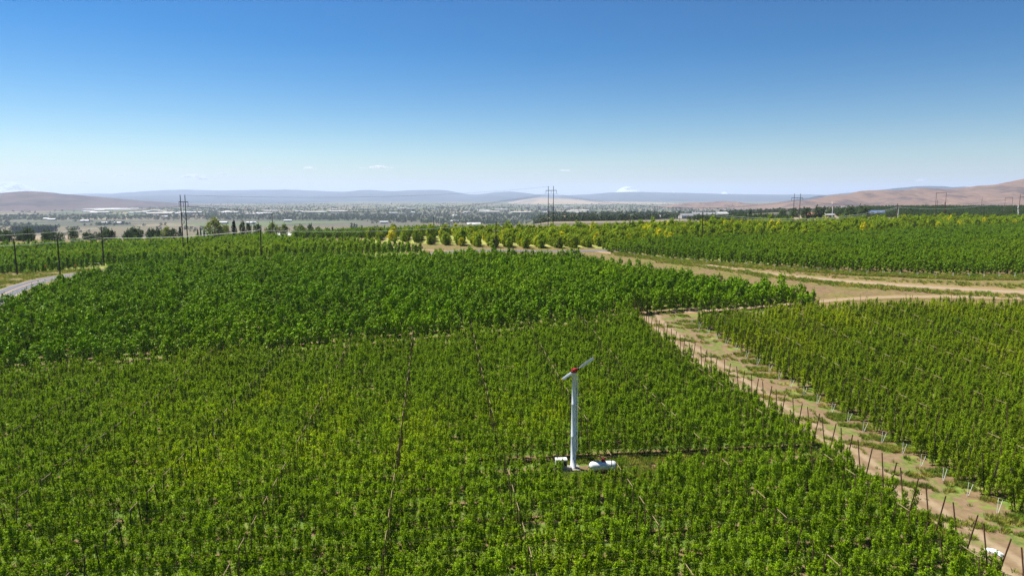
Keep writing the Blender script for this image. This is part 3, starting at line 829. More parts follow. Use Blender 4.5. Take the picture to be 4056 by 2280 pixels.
# ---- slender rows beyond the dirt road (right) and the block by the paved road (left)
rv = np.random.default_rng(300)
vc = [lobed_tree("young_variant_%d" % i, rv, M['leaf_young'], rv.uniform(3.3, 4.3), 1.6, 0.4, 9, 420, 0.32, 6, 0.3, 'column') for i in range(5)]
cc = make_collection("young_source", vc)
x, y = grid_rows([(38, 263), (56, 239), (78, 221), (96, 206), (126, 196), (150, 197), (200, 203), (300, 214), (420, 440), (410, 470), (295, 436), (238, 402), (165, 346), (119, 330), (75, 311), (37, 280)], ANG + math.pi / 2, 3.6, 1.85, 31, 0.2)
k = np.abs(x) < 0.78 * y + 8; x, y = x[k], y[k]
orchard("pear_tree", "slender olive-green fruit tree at the front of the block beyond the dirt road", "fruit trees along the dirt road",
        "pear_tree_block", "slender olive-green fruit trees in rows beyond the dirt road", vc, cc, x, y, rng.uniform(0, 6.28, len(x)), np.full(len(x), 1.0), 220, seed=32)
rv = np.random.default_rng(350)
vd = [lobed_tree("wide_variant_%d" % i, rv, M['leaf_wide'], rv.uniform(3.5, 4.5), 2.5, 0.3, 11, 500, 0.38, 7, 0.3, 'spire') for i in range(5)]
cd = make_collection("wide_source", vd)
x, y = grid_rows([(-320, 240), (-173, 243), (-157, 262), (-132, 258), (-96, 261), (-65, 260), (-34, 263), (-36, 268), (-63, 297), (-98, 328), (-150, 415), (-209, 403), (-270, 368), (-330, 340)], ANG, 4.2, 2.3, 41, 0.25)
k = np.abs(x) < 0.78 * y + 8; x, y = x[k], y[k]
orchard("plum_tree", "bright green fruit tree along the front of the block beside the paved road", "fruit trees beside the paved road",
        "plum_tree_block", "bright green fruit trees filling the block beside the paved road", vd, cd, x, y, rng.uniform(0, 6.28, len(x)), np.full(len(x), 1.0), 220, seed=42)

# ---- wide-spaced bushy trees, some yellowing
rv = np.random.default_rng(400)
ve = [lobed_tree("bushy_variant_%d" % i, rv, M['leaf_bush'], rv.uniform(4.6, 5.8), 3.9, 0.2, 16, 1000, 0.52, 10, 0.3) for i in range(6)]
ce = make_collection("bushy_source", ve)
x, y = grid_rows([(-69, 352), (-51, 331), (-34, 305), (-18, 293), (2, 284), (17, 282), (35, 288), (56, 308), (80, 322), (125, 342), (170, 358), (243, 414), (300, 447), (420, 482), (480, 560), (410, 547), (308, 527), (199, 484), (102, 428), (21, 380), (-8, 366), (-80, 366)], ANG + math.pi / 2, 6.6, 2.7, 51, 0.35, 1.5)
k = np.abs(x) < 0.78 * y + 8; x, y = x[k], y[k]
orchard("bushy_fruit_tree", "round bushy fruit tree in the wide grassy rows beyond the paved road", "bushy trees of the wide rows",
        "bushy_fruit_tree_block", "bushy green and yellow fruit trees filling the far block", ve, ce, x, y, rng.uniform(0, 6.28, len(x)), rng.uniform(0.78, 1.08, len(x)), 280, seed=52, jit_h=0.2)
# dark rows behind: left of the bushy block, behind the left block, and the far right orchard
rv = np.random.default_rng(450)
vg = [lobed_tree("hedge_variant_%d" % i, rv, M['leaf_young'], rv.uniform(3.6, 4.2), 2.0, 0.3, 8, 260, 0.46, 4, 0.3, 'column') for i in range(3)]
cg = make_collection("hedge_source", vg)
x, y = grid_rows([(-134, 418), (-110, 396), (-86, 378), (-50, 374), (-10, 384), (-10, 410), (-60, 420), (-140, 440)], R(-12), 3.6, 1.5, 61, 0.15)
orchard("", "", "", "trellised_tree_rows", "dark trellised tree rows behind the gravel farm road", vg, cg, x, y, rng.uniform(0, 6.28, len(x)), np.full(len(x), 1.0), 0, seed=62)
vf = [lobed_tree("far_orchard_variant_%d" % i, rv, M['leaf_dark'], rv.uniform(4.2, 5.0), 3.6, 0.3, 8, 110, 0.7, 3, 0.2) for i in range(3)]
cf_ = make_collection("far_orchard_source", vf)
x, y = grid_rows([(330, 690), (520, 640), (900, 760), (1100, 1200), (620, 1200), (420, 900)], ANG, 5.5, 3.4, 71, 0.4)
k = np.abs(x) < 0.80 * y; x, y = x[k], y[k]
x2, y2 = grid_rows([(170, 560), (225, 560), (250, 610), (240, 650), (160, 640)], ANG, 6, 3.8, 72, 0.4)
orchard("", "", "", "distant_orchard", "dark green distant orchard below the brown hill", vf, cf_, np.r_[x, x2], np.r_[y, y2], rng.uniform(0, 6.28, len(x) + len(x2)), np.full(len(x) + len(x2), 1.0), 0, seed=73)
#--PART2
# ------------------------------------------------------------------ wind machine, tank, cabinet
def lathe(prof, k=20, m=0, mb=None):
    mb = mb or MB()
    V = []; F = []
    for i, (r_, z_) in enumerate(prof):
        for j in range(k):
            a = 2 * math.pi * j / k; V.append((r_ * math.cos(a), r_ * math.sin(a), z_))
    for i in range(len(prof) - 1):
        for j in range(k): F.append((i * k + j, i * k + (j + 1) % k, (i + 1) * k + (j + 1) % k, (i + 1) * k + j))
    F.append(tuple(range(k))[::-1]); F.append(tuple((len(prof) - 1) * k + j for j in range(k)))
    mb.add(V, F, m); return mb

TH = 10.75
mb = lathe([(0.52, 0), (0.52, 0.04), (0.315, 0.05), (0.30, 1.2), (0.292, 1.21), (0.285, 3.6), (0.29, 3.62), (0.29, 3.68), (0.278, 3.70), (0.262, 7.2), (0.268, 7.22), (0.268, 7.28), (0.255, 7.3), (0.24, TH - 0.06), (0.29, TH - 0.05), (0.29, TH)], 24)
wm_tower = mb.mesh("wind_tower", M['galv'], True)
mb = MB()
for s_ in (-1, 1): mb.tube((0.42, 0.2 * s_, 1.9), (0.38, 0.2 * s_, TH - 0.3), 0.022, k=5)
for i in range(25): mb.tube((0.42 - i * 0.0017, -0.2, 2.1 + i * 0.34), (0.42 - i * 0.0017, 0.2, 2.1 + i * 0.34), 0.014, k=4)
for i in range(5): mb.tube((0.2, 0, 2.3 + i * 2.0), (0.42, 0.2, 2.3 + i * 2.0), 0.016, k=4); mb.tube((0.2, 0, 2.3 + i * 2.0), (0.42, -0.2, 2.3 + i * 2.0), 0.016, k=4)
wm_ladder = mb.mesh("wind_ladder", M['galv'])
mb = MB()     # gearbox: housing with chamfered top, bearing neck, shaft, rear cap
mb.box((0, 0, 0.24), (0.78, 0.46, 0.34)); mb.box((-0.02, 0, 0.445), (0.62, 0.34, 0.07)); mb.box((0, 0, 0.04), (0.5, 0.46, 0.08))
mb.tube((-0.43, 0, 0.24), (-0.55, 0, 0.24), 0.15, 0.10, 12)
mb.tube((0.43, 0, 0.26), (0.62, 0, 0.28), 0.13, 0.09, 12)
for a in (-0.3, 0.3):
    for b in (-0.235, 0.235): mb.box((a, b, 0.24), (0.06, 0.03, 0.30))
wm_head = mb.mesh("wind_gearbox", M['red'])
def blade_mesh(name):
    """twisted tapered blade along +Z, thick root"""
    mb = MB(); V = []; F = []
    secs = [(0.10, 0.09, 0.05, 0.5), (0.45, 0.12, 0.05, 0.48), (0.62, 0.34, 0.055, 0.34), (1.4, 0.35, 0.045, 0.26), (2.2, 0.34, 0.035, 0.20), (2.62, 0.33, 0.03, 0.18)]
    for r_, w_, th, tw in secs:
        for cx, cyy in ((-.5, 0), (-.2, .5), (.2, .42), (.5, 0), (.2, -.42), (-.2, -.5)):
            a, b = cx * w_, cyy * th
            V.append((b * math.cos(tw) - a * math.sin(tw) * 0.5, a * math.cos(tw) + b * math.sin(tw), r_))
    for i in range(len(secs) - 1):
        for j in range(6): F.append((i * 6 + j, i * 6 + (j + 1) % 6, (i + 1) * 6 + (j + 1) % 6, (i + 1) * 6 + j))
    F.append(tuple(range(6))[::-1])
    mb.add(V, F, 0)
    base = len(secs) - 1
    tip = [V[base * 6 + j] for j in range(6)] + [(v[0], v[1] * 0.96, 2.86) for v in V[base * 6:]]
    mb2 = MB(); mb2.add(tip, [(j, (j + 1) % 6, 6 + (j + 1) % 6, 6 + j) for j in range(6)] + [tuple(range(6, 12)), tuple(range(6))[::-1]], 0)
    return mb.mesh(name, M['blade']), mb2.mesh(name + "_tip", M['yellow'])
bl, bl_tip = blade_mesh("wind_blade")
mb = lathe([(0.05, -0.12), (0.16, -0.10), (0.17, 0.06), (0.10, 0.16), (0.03, 0.19)], 14); hub_me = mb.mesh("wind_hub", M['dark'], True)

def wind_machine(x, y, yaw, spin, label, detail=True, s=1.0, tilt=0.10):
    root = ob("wind_machine", None, loc=(x, y, tz(x, y)), label=label, category="wind machine", group="orchard wind machines")
    root.scale = (s, s, s)
    ob("tower", wm_tower, root)
    if detail: ob("ladder", wm_ladder, root, rot=(0, 0, R(-12)))
    hd = ob("gearbox", wm_head, root, loc=(0, 0, TH), rot=(0, tilt * -1, yaw)); hd.scale = (0.9, 0.9, 0.9)
    pr_ = ob("propeller", hub_me, root)
    ax = Vector((math.cos(yaw), math.sin(yaw), 0.0))
    pr_.location = Vector((0, 0, TH + 0.27)) + ax * 0.66
    # propeller frame: local X along the shaft, blades along +-Z, spun about X
    rot = Matrix.Rotation(yaw, 4, 'Z') @ Matrix.Rotation(-tilt, 4, 'Y') @ Matrix.Rotation(spin, 4, 'X')
    pr_.rotation_euler = (rot @ Matrix.Rotation(math.pi / 2, 4, 'Y')).to_euler()
    fix = Matrix.Rotation(-math.pi / 2, 4, 'Y')
    for q in (0, math.pi):
        b = ob("blade", bl, pr_); b.rotation_euler = (fix @ Matrix.Rotation(q, 4, 'X')).to_euler()
        b2 = ob("blade_tip", bl_tip, pr_); b2.rotation_euler = b.rotation_euler
    return root
WMX, WMY = 6.7, 71.5
wind_machine(WMX, WMY, R(49.7), R(53.6), "tall white wind machine with red head standing among the near apple rows")
mb = MB(); mb.box((WMX - 0.4, WMY - 0.2, tz(WMX, WMY) + 0.06), (2.2, 1.5, 0.16), rz=ANG)
o = ob("concrete_pad", mb.mesh("concrete_pad", M['concrete']), kind="structure")
wind_machine(280, 600, R(200), R(12), "white wind machine with one blade up, before the dark trees near the sheds", False, 1.2)
wind_machine(413, 560, R(150), R(60), "white wind machine beside the wooden poles at the far edge of the orchard", False)
wind_machine(424, 575, R(185), R(5), "white wind machine at the edge of the picture, beyond its twin", False)
wind_machine(360, 640, R(90), R(88), "white wind machine tower standing alone before the distant dark orchard", False)
wind_machine(-60, 680, R(140), R(30), "white wind machine behind the yellow-green bushy trees near the pale greenhouse", False)

# propane tank
tk = ob("propane_tank", None, loc=(9.75, 70.0, tz(9.75, 70.0)), rot=(0, 0, R(5)), label="white propane tank with red dome beside the wind machine", category="tank")
mb = MB(); V = []; F = []; K = 22
prof = [(-1.52, 0.0), (-1.505, 0.13), (-1.45, 0.27), (-1.36, 0.38), (-1.24, 0.455), (-1.12, 0.49), (-0.4, 0.492), (0.4, 0.492), (1.12, 0.49), (1.24, 0.455), (1.36, 0.38), (1.45, 0.27), (1.505, 0.13), (1.52, 0.0)]
for a, r_ in prof:
    for j in range(K):
        th = 2 * math.pi * j / K; V.append((a, max(r_, 0.004) * math.cos(th), 0.92 + max(r_, 0.004) * math.sin(th)))
for i in range(len(prof) - 1):
    for j in range(K): F.append((i * K + j, i * K + (j + 1) % K, (i + 1) * K + (j + 1) % K, (i + 1) * K + j))
mb.add(V, F); ob("tank_shell", mb.mesh("tank_shell", M['white'], True), tk)
mb = MB()
for z_, r_, r2 in ((1.38, 0.21, 0.23), (1.50, 0.23, 0.20), (1.60, 0.20, 0.10)): mb.tube((0.02, 0, z_), (0.02, 0, z_ + 0.12), r_, r2, 14)
ob("dome", mb.mesh("tank_dome", M['red']), tk)
for a in (-0.85, 0.85):
    mb = MB(); mb.box((a, 0, 0.24), (0.16, 0.78, 0.48)); ob("leg", mb.mesh("tank_leg", M['concrete']), tk)
mb = MB(); mb.path([(-0.2, 0, 1.40), (-0.5, 0.1, 1.46), (-1.2, 0.2, 1.3), (-1.7, 0.3, 0.4), (-2.2, 0.4, 0.12)], 0.022, 5); ob("hose", mb.mesh("tank_hose", M['dark']), tk)

cb_ = ob("engine_cabinet", None, loc=(5.35, 71.25, tz(5.3, 71.2)), rot=(0, 0, R(4)), label="pale engine cabinet at the foot of the wind machine tower", category="cabinet")
mb = MB(); mb.box((0, 0, 0.75), (1.35, 0.85, 1.15)); ob("housing", mb.mesh("cabinet_housing", M['cabinet']), cb_)
mb = MB(); mb.box((0, 0, 1.37), (1.42, 0.92, 0.09)); ob("lid", mb.mesh("cabinet_lid", M['cabinet']), cb_); cb_.scale = (0.9, 0.9, 0.85)
for a in (-0.45, 0, 0.45):
    mb = MB(); mb.box((a, -0.435, 0.85), (0.34, 0.02, 0.6)); ob("louvre", mb.mesh("cabinet_louvre", M['dark']), cb_)
mb = MB(); mb.tube((-0.45, 0.2, 1.4), (-0.45, 0.2, 1.75), 0.05, k=8); ob("exhaust", mb.mesh("cabinet_exhaust", M['dark']), cb_)
mb = MB(); mb.box((0, 0, 0.09), (1.45, 0.9, 0.18)); ob("skid", mb.mesh("cabinet_skid", M['concrete']), cb_)

# crumpled white sack and scrap by the path
def crumple(name, loc, dims, label, seed, rz):
    bm = bmesh.new(); bmesh.ops.create_icosphere(bm, subdivisions=3, radius=1.0)
    r = np.random.default_rng(seed); ph = r.uniform(0, 6.28, (6, 3)); fr = r.uniform(1.5, 5, (6, 3))
    for v in bm.verts:
        q = np.array(v.co); d = sum(math.sin(float(q @ fr[i]) * 1.2 + ph[i, 0]) for i in range(6)) / 6
        q = q * (1 + 0.42 * d); q[2] = max(q[2], -0.5)
        v.co = (q[0] * dims[0], q[1] * dims[1], (q[2] + 0.45) * dims[2])
    me = bpy.data.meshes.new(name); bm.to_mesh(me); bm.free(); me.materials.append(M['bag'])
    ob(name, me, loc=loc, rot=(0, 0, rz), label=label, category="litter")
crumple("plastic_sack", (40.2, 53.5, tz(40.2, 53.5) + 0.06), (0.72, 0.28, 0.24), "crumpled white plastic sack lying at the edge of the dirt path", 3, R(-55))
crumple("plastic_scrap", (45.2, 67.2, tz(45.2, 67.2) + 0.04), (0.26, 0.14, 0.1), "small white plastic scrap beside a pair of white pipes", 9, R(10))

# ------------------------------------------------------------------ poles and lines
def tip(x, y, h, dx=0.0, dy=0.0): return (x + dx, y + dy, tz(x, y) + h)
def utility_pole(x, y, h, label, arms=(), rz=0.0, mat='pole_wood', r=0.19, extras=False, lean=(0, 0), name="utility_pole"):
    root = ob(name, None, loc=(x, y, tz(x, y)), rot=(lean[0], lean[1], rz), label=label, category="pole", group="wooden power poles")
    mb = MB(); mb.path([(0, 0, -0.5), (0, 0, h * 0.5), (0, 0, h)], [r * 1.3, r * 1.12, r * 0.92], 9); ob("shaft", mb.mesh("pole_shaft", M[mat]), root)
    for z_, w_ in arms:
        mb = MB(); mb.box((0, 0.22, h - z_), (w_, 0.13, 0.16)); mb.tube((0.35 * w_, 0.2, h - z_), (0, 0.18, h - z_ - 0.8), 0.03, k=4); mb.tube((-0.35 * w_, 0.2, h - z_), (0, 0.18, h - z_ - 0.8), 0.03, k=4)
        a = ob("crossarm", mb.mesh("pole_crossarm", M[mat]), root)
        for q in (-0.46, -0.2, 0.2, 0.46):
            mb = MB(); mb.path([(q * w_, 0.22, h - z_ + 0.08), (q * w_, 0.22, h - z_ + 0.2), (q * w_, 0.22, h - z_ + 0.36)], [0.05, 0.11, 0.05], 7); ob("insulator", mb.mesh("insulator", M['pipe_white']), a)
    if extras:
        mb = MB(); mb.path([(0.35, -0.1, h - 3.4), (0.35, -0.1, h - 2.4)], 0.26, 10); ob("transformer", mb.mesh("transformer", M['galv']), root)
    return root
PL_ = [
    (-176.3, 241.8, 12.7, "dark pole at the shrubby roadside, farthest along the bend", [(0.5, 2.0)], False),
    (-256.4, 362.0, 13.0, "plain dark pole rising inside the bright green block, far from the road", [], False),
    (-144.4, 216.8, 13.2, "dark pole standing on the bend of the paved road before the block", [(0.35, 2.2)], False),
    (-159.3, 265.5, 15.1, "stout pole with two crossarms beside the white pipe gate", [(0.4, 2.6), (5.6, 1.6)], False),
    (-94.6, 256.8, 11.5, "pole with white cable fixed at its top, among bright green trees", [(0.15, 1.2)], False),
    (-150.4, 430.2, 16.2, "pole with double crossarm at the far edge of the bright green block", [(1.0, 2.4), (2.9, 3.4)], False),
    (-46.0, 405.0, 10.0, "short dark pole behind the dark trellised rows", [], False),
    (-6.3, 269.8, 11.7, "dark pole beside the paved road in front of the yellowing trees", [(3.9, 2.2)], False),
    (87.4, 314.0, 14.3, "dark pole between the olive-green block and the bushy block", [(0.6, 0.9)], False),
]
for q in PL_: utility_pole(q[0], q[1], q[2], q[3], q[4], rz=R(20), extras=q[5], lean=(random.gauss(0, .008), random.gauss(0, .01)))
utility_pole(239.9, 428.0, 16.8, "brown pole in front of the bushy block below the brown hill", [(2.6, 2.0)], rz=R(10), mat='pole_brown', r=0.24)
utility_pole(243.5, 436.0, 15.6, "slim grey pole standing just behind the brown pole", [], mat='pole_wood', r=0.12)
utility_pole(352.5, 560.0, 16.5, "shorter brown pole between the tall beam-topped pair", [(1.0, 1.6)], mat='pole_brown', r=0.2)
for i, (x, y, h, lab) in enumerate([(48, 492, 14, "lone dark pole beyond the bushy block, near the tall twin poles"), (21, 500, 9.5, "small pole just before the orange bank, left of the twin poles"), (137, 560, 12.5, "thin distant pole behind the bushy block, beside the houses"),
                                     (112, 540, 10, "thin distant pole in front of the orange earth banks"), (88, 530, 11, "slim pole on the slope behind the bushy block"), (470, 760, 17, "thin pole in the dark distant orchard below the brown hill"),
                                     (560, 820, 19, "tall thin pole at the top of the distant orchard")]):
    utility_pole(x, y, h, lab, [(0.5, 2.0)], rz=R(15), r=0.15)

def h_frame(x, y, h, rz, sep, label, arm=3.2, xbrace=True, over=2.1, ins=1.9, mat='pole_wood', beams=None, r=0.24):
    root = ob("transmission_tower", None, loc=(x, y, tz(x, y)), rot=(0, 0, rz), label=label, category="power pole", group="twin-pole transmission structures")
    for s_ in (-1, 1):
        mb = MB(); mb.path([(s_ * sep / 2, 0, -0.5), (s_ * sep / 2, 0, h)], [r, r * 0.62], 9); ob("pole", mb.mesh("tower_pole", M[mat]), root)
    for z_ in (beams or [arm]):
        mb = MB(); w_ = sep + 2 * over; mb.box((0, 0.22, h - z_), (w_, 0.18, 0.3)); cr0 = ob("crossarm", mb.mesh("tower_crossarm", M[mat]), root)
    if ins:
        for q in (-(sep / 2 + over - 0.1), 0, sep / 2 + over - 0.1):
            mb = MB(); mb.path([(q, 0.22, h - arm - 0.15), (q, 0.22, h - arm - ins)], 0.09, 6); ob("insulator", mb.mesh("tower_insulator", M['cable_dark']), cr0)
    if xbrace:
        mb = MB(); z0, z1 = h * 0.50, h * 0.635
        mb.tube((-sep / 2, 0.05, z0), (sep / 2, 0.05, z1), 0.07, k=5); mb.tube((sep / 2, -0.05, z0), (-sep / 2, -0.05, z1), 0.07, k=5)
        ob("cross_brace", mb.mesh("tower_brace", M[mat]), root)
H1 = (-141.6, 296, 26.6); H2 = (23.7, 420, 27.4); H3 = (203, 490, 23.0); H4 = (349, 560, 24.1); H5 = (462, 640, 20.0); H6 = (417, 560, 22.8)
h_frame(*H1, R(-40), 4.4, "dark twin-pole transmission structure in the bright green block", 3.0)
h_frame(*H2, R(-48), 4.4, "tall twin-pole transmission structure behind the yellowing bushy trees", 2.6, over=2.4)
h_frame(*H3, R(-22), 4.0, "twin-pole transmission structure before the brown hill, near the dark trees", 2.9, over=1.8)
h_frame(*H4, R(0), 8.0, "wide pole pair joined by a beam at its top, below the brown hill", 0.3, False, 0.1, 0, 'pole_brown', [0.45, 10.3], 0.22)
h_frame(*H5, R(-40), 5.5, "three-pole structure at the far end of the white cable", 0.4, False, 0.2, 0, 'pole_brown', [0.6], 0.2)
h_frame(*H6, R(-35), 6.0, "twin-pole structure at the very edge, beyond the white wind machines", 2.2, False, 0.4, 0, 'pole_brown', [2.2], 0.24)

def cable(a, b, sag, r_, mat, label, name="overhead_cable", n=18):
    a = Vector(a); b = Vector(b); mid = (a + b) / 2
    pts = []
    for i in range(n + 1):
        t_ = i / n; q = a.lerp(b, t_); q.z -= sag * 4 * t_ * (1 - t_); pts.append(q - mid)
    mb = MB(); mb.path(pts, r_, 4, 0, False)
    ob(name, mb.mesh(name, M[mat]), loc=mid, label=label, category="cable", group="overhead cables")
W = 'cable_white'
cable(tip(-300, 232, 10.5), tip(-176.3, 241.8, 10.4), 1.2, 0.045, W, "white cable running from the roadside pole out of view")
cable(tip(-176.3, 241.8, 10.4), tip(-159.3, 265.5, 10.8), 0.3, 0.05, W, "white cable between the roadside pole and the stout crossarm pole")
cable(tip(-159.3, 265.5, 10.8), tip(-94.6, 256.8, 11.4), 1.0, 0.055, W, "white cable in front of the dark twin poles over the bright green block")
cable(tip(-94.6, 256.8, 11.3), tip(-6.3, 269.8, 11.0), 1.6, 0.03, W, "thin pale cable over the road before the yellowing trees")
cable(tip(-6.3, 269.8, 11.0), tip(87.4, 314, 13.2), 1.8, 0.022, W, "thin pale cable over the front of the bushy block")
cable(tip(87.4, 314, 13.8), tip(239.9, 428, 14.4), 4.6, 0.075, W, "bright white cable sagging low before the houses and dark trees")
cable(tip(87.4, 314, 13.1), tip(239.9, 428, 13.7), 4.9, 0.05, W, "second white cable just under the bright sagging one")
cable(tip(239.9, 428, 14.4), tip(*H5[:2], 16.5), 3.2, 0.07, W, "white cable along the foot of the brown hill")
cable(tip(-300, 330, 9.6), tip(-159.3, 265.5, 14.6), 1.5, 0.035, W, "pale cable behind the bright green block, over the dark trees")
cable(tip(-144.4, 216.8, 12.9), tip(-159.3, 265.5, 13), 0.8, 0.025, W, "thin cable joining the bend pole and the stout pole")
def hpt(Hf, rz, off, z_): return (Hf[0] + math.cos(rz) * off, Hf[1] + math.sin(rz) * off, tz(Hf[0], Hf[1]) + Hf[2] - z_)
for i, off in enumerate((-4.0, 0.0, 4.0)):
    nm = ("near", "middle", "far")[i]
    cable(hpt(H1, R(-40), off, 4.9), hpt(H2, R(-48), off, 4.5), 6.0, 0.035, 'cable_dark', "dark %s power line across the valley between the two tall twin poles" % nm, "power_line", 26)
    cable(hpt(H2, R(-48), off, 4.5), hpt(H3, R(-22), off * .9, 4.8), 7.0, 0.03, 'cable_dark', "dark %s power line between the twin poles and the hill-side pair" % nm, "power_line", 26)
    cable(hpt(H3, R(-22), off * .9, 4.8), hpt(H6, R(-35), off * .6, 2.2), 6.0, 0.03, 'cable_dark', "dark %s power line in front of the brown hill" % nm, "power_line", 26)
    cable((-560 + off, 250, tz(-560, 250) + 22), hpt(H1, R(-40), off, 4.9), 9.0, 0.035, 'cable_dark', "dark %s power line leaving the frame past the bare hill" % nm, "power_line", 26)
for off in (-2.2, 2.2):
    cable(hpt(H1, R(-40), off, 0.1), hpt(H2, R(-48), off, 0.1), 3.2, 0.018, 'cable_dark', "thin top wire of the twin poles, %s one" % ("near" if off < 0 else "far"), "power_line", 26)

# ------------------------------------------------------------------ roadside things
def arrow_sign(x, y, rz, label):
    root = ob("arrow_sign", None, loc=(x, y, tz(x, y)), rot=(0, 0, rz), label=label, category="road sign", group="arrow signs at the bend")
    mb = MB(); mb.box((0, 0.05, 1.3), (0.09, 0.09, 2.7)); ob("post", mb.mesh("sign_post", M['post_dark']), root)
    mb = MB(); mb.box((0, 0, 2.2), (1.5, 0.03, 0.86)); pn = ob("panel", mb.mesh("sign_panel", M['sign_orange']), root)
    mb = MB()
    out = [(-0.55, 0.09), (0.18, 0.09), (0.18, 0.27), (0.56, 0.0), (0.18, -0.27), (0.18, -0.09), (-0.55, -0.09)]
    V = [(a, -0.022, 2.2 + b) for a, b in out] + [(a, -0.016, 2.2 + b) for a, b in out]
    mb.add(V, [tuple(range(7))[::-1], tuple(range(7, 14))] + [(i, (i + 1) % 7, 7 + (i + 1) % 7, 7 + i) for i in range(7)])
    ob("arrow", mb.mesh("sign_arrow", M['sign_black']), pn)
arrow_sign(-168.5, 245.5, R(-34), "orange-yellow arrow sign at the road bend, nearer the shrub")
arrow_sign(-157.2, 244.6, R(-34), "orange-yellow arrow sign at the road bend, nearer the stout pole")
gt = ob("pipe_gate", None, loc=(-161.5, 262, tz(-161.5, 262)), rot=(0, 0, R(6)), label="low white pipe gate beside the stout crossarm pole", category="gate")
mb = MB(); mb.tube((-2.6, 0, 1.35), (2.3, 0, 1.45), 0.09, k=7); ob("rail", mb.mesh("gate_rail", M['pipe_white']), gt)
for a in (-2.6, 2.3):
    mb = MB(); mb.tube((a, 0, -0.1), (a, 0, 1.45), 0.08, k=7); ob("post", mb.mesh("gate_post", M['pipe_white']), gt)
rv = np.random.default_rng(500)
bush = lobed_tree("roadside_bush", rv, M['leaf_cherry'], 2.0, 3.2, 0.05, 10, 260, 0.26, 4)
r0 = ob("shrub", None, loc=(-169.7, 237.5, tz(-169.7, 237.5)), label="round green shrub at the roadside below the arrow signs", category="shrub")
ob("crown", bush.crown, r0); ob("trunk", bush.trunk, r0)

# white pipe pairs at the row ends along the dirt road
cfr = np.array([(40, 258), (56, 235.5), (78, 218.5), (96, 203.5), (126, 193.5), (150, 194)])
dd = np.r_[0, np.cumsum(np.linalg.norm(np.diff(cfr, axis=0), axis=1))]
j = 0
for s_ in np.arange(8, dd[-1], 4.4):
    x = float(np.interp(s_, dd, cfr[:, 0])); y = float(np.interp(s_, dd, cfr[:, 1])) - 1.6
    pipe_pair((x, y, tz(x, y)), random.gauss(0.2, .2), "white pipe pair at the front of the block along the dirt road", "white pipe pairs along the dirt road", 1.0); j += 1

# ------------------------------------------------------------------ single trees
rv = np.random.default_rng(600)
KIND = {
    'dark': [lobed_tree("broadleaf_dark_%d" % i, rv, M['leaf_dark'], 10, 10, 0.3, 22, 1100, 0.95, 6) for i in range(3)],
    'light': [lobed_tree("broadleaf_light_%d" % i, rv, M['leaf_light'], 10, 10, 0.3, 22, 1100, 0.95, 6) for i in range(3)],
    'con': [lobed_tree("conifer_%d" % i, rv, M['leaf_conifer'], 10, 5.2, 0.1, 26, 900, 0.7, 1, 0.0, 'cone') for i in range(2)],
    'pop': [lobed_tree("poplar_%d" % i, rv, M['leaf_dark'], 10, 2.6, 0.1, 18, 700, 0.7, 3, 0.6, 'column') for i in range(2)],
}
WID = {'dark': 10, 'light': 10, 'con': 5.2, 'pop': 2.6}
NAME = {'dark': "broadleaf_tree", 'light': "broadleaf_tree", 'con': "conifer", 'pop': "poplar"}
TREES = [
    ('dark', -259, 470, 7.6, 11.5, "dark bushy tree behind the bright green block, outermost of its line"), ('con', -249, 470, 7.3, 4.1, "dark small conifer beside the outermost bushy tree"),
    ('con', -240, 465, 7.6, 3.0, "narrow dark conifer just before the light round tree"), ('light', -240, 475, 8.2, 8.3, "light green round tree between two dark conifers"),
    ('con', -228, 470, 9.1, 4.7, "dark pointed conifer beside the dark twin poles"), ('con', -216, 470, 7.3, 2.2, "first of three little dark spruces near the twin poles"),
    ('con', -214, 470, 7.5, 2.2, "middle of three little dark spruces near the twin poles"), ('con', -212.5, 472, 7.2, 2.2, "last of three little dark spruces, touching the big light tree"),
    ('light', -204, 470, 13.3, 13.1, "biggest light green tree, rising above the bright green block"), ('light', -196, 470, 9.0, 4.4, "yellowish slim tree against the biggest light tree"),
    ('con', -195, 480, 12.5, 6.1, "tall blue-green conifer beside the biggest light tree"), ('dark', -189, 480, 10.9, 4.5, "dark upright tree next to the tall conifer"),
    ('dark', -184, 478, 9.9, 3.9, "dark upright tree, second beyond the tall conifer"), ('dark', -186, 500, 9.3, 7.0, "dark tree behind the pole with the white cable"),
    ('light', -182, 520, 9.7, 10.3, "yellow-green spreading tree behind the double-crossarm pole"), ('light', -175, 525, 8.8, 7.9, "yellow-green tree just past the double-crossarm pole"),
    ('light', -168, 540, 7.9, 13.2, "wide low light green tree above the dark trellised rows"), ('dark', -161, 545, 8.2, 5.7, "grey-green tree at the end of the light green clump"),
    ('dark', -156, 550, 6.2, 6.4, "low grey-green tree above the dark trellised rows"), ('dark', -151, 560, 5.5, 5.9, "small round dark tree beside a thin poplar"), ('pop', -147, 560, 6.6, 2.0, "thin small poplar above the dark trellised rows"),
    ('dark', 274, 640, 10.2, 10.4, "dark round tree just past the hill-side twin poles"), ('dark', 291, 650, 11.1, 14.4, "broad dark tree left of the distant wind machine"), ('dark', 315, 680, 9.0, 7.9, "dark tree behind the distant wind machine"),
    ('dark', 315, 640, 11.2, 11.2, "dark round tree right of the distant wind machine"), ('dark', 333, 650, 11.8, 14.4, "broadest dark tree, beside the blue-roofed house"), ('dark', 443, 760, 8.5, 15.0, "wide dark tree before the brown hill, nearer the brown pole"),
    ('dark', 461, 770, 7.8, 13.4, "wide dark tree before the brown hill, nearer the beam-topped poles"), ('pop', 222, 640, 9.4, 3.0, "dark columnar poplar standing above the houses"), ('dark', 335, 700, 7.9, 8.1, "dark tree in the gap behind the distant wind machine"),
    ('dark', 288, 700, 8.1, 10.6, "dark tree behind the hill-side twin poles"), ('dark', 284, 720, 7.2, 9.2, "low dark tree on the house side of the hill-side twin poles"),
]
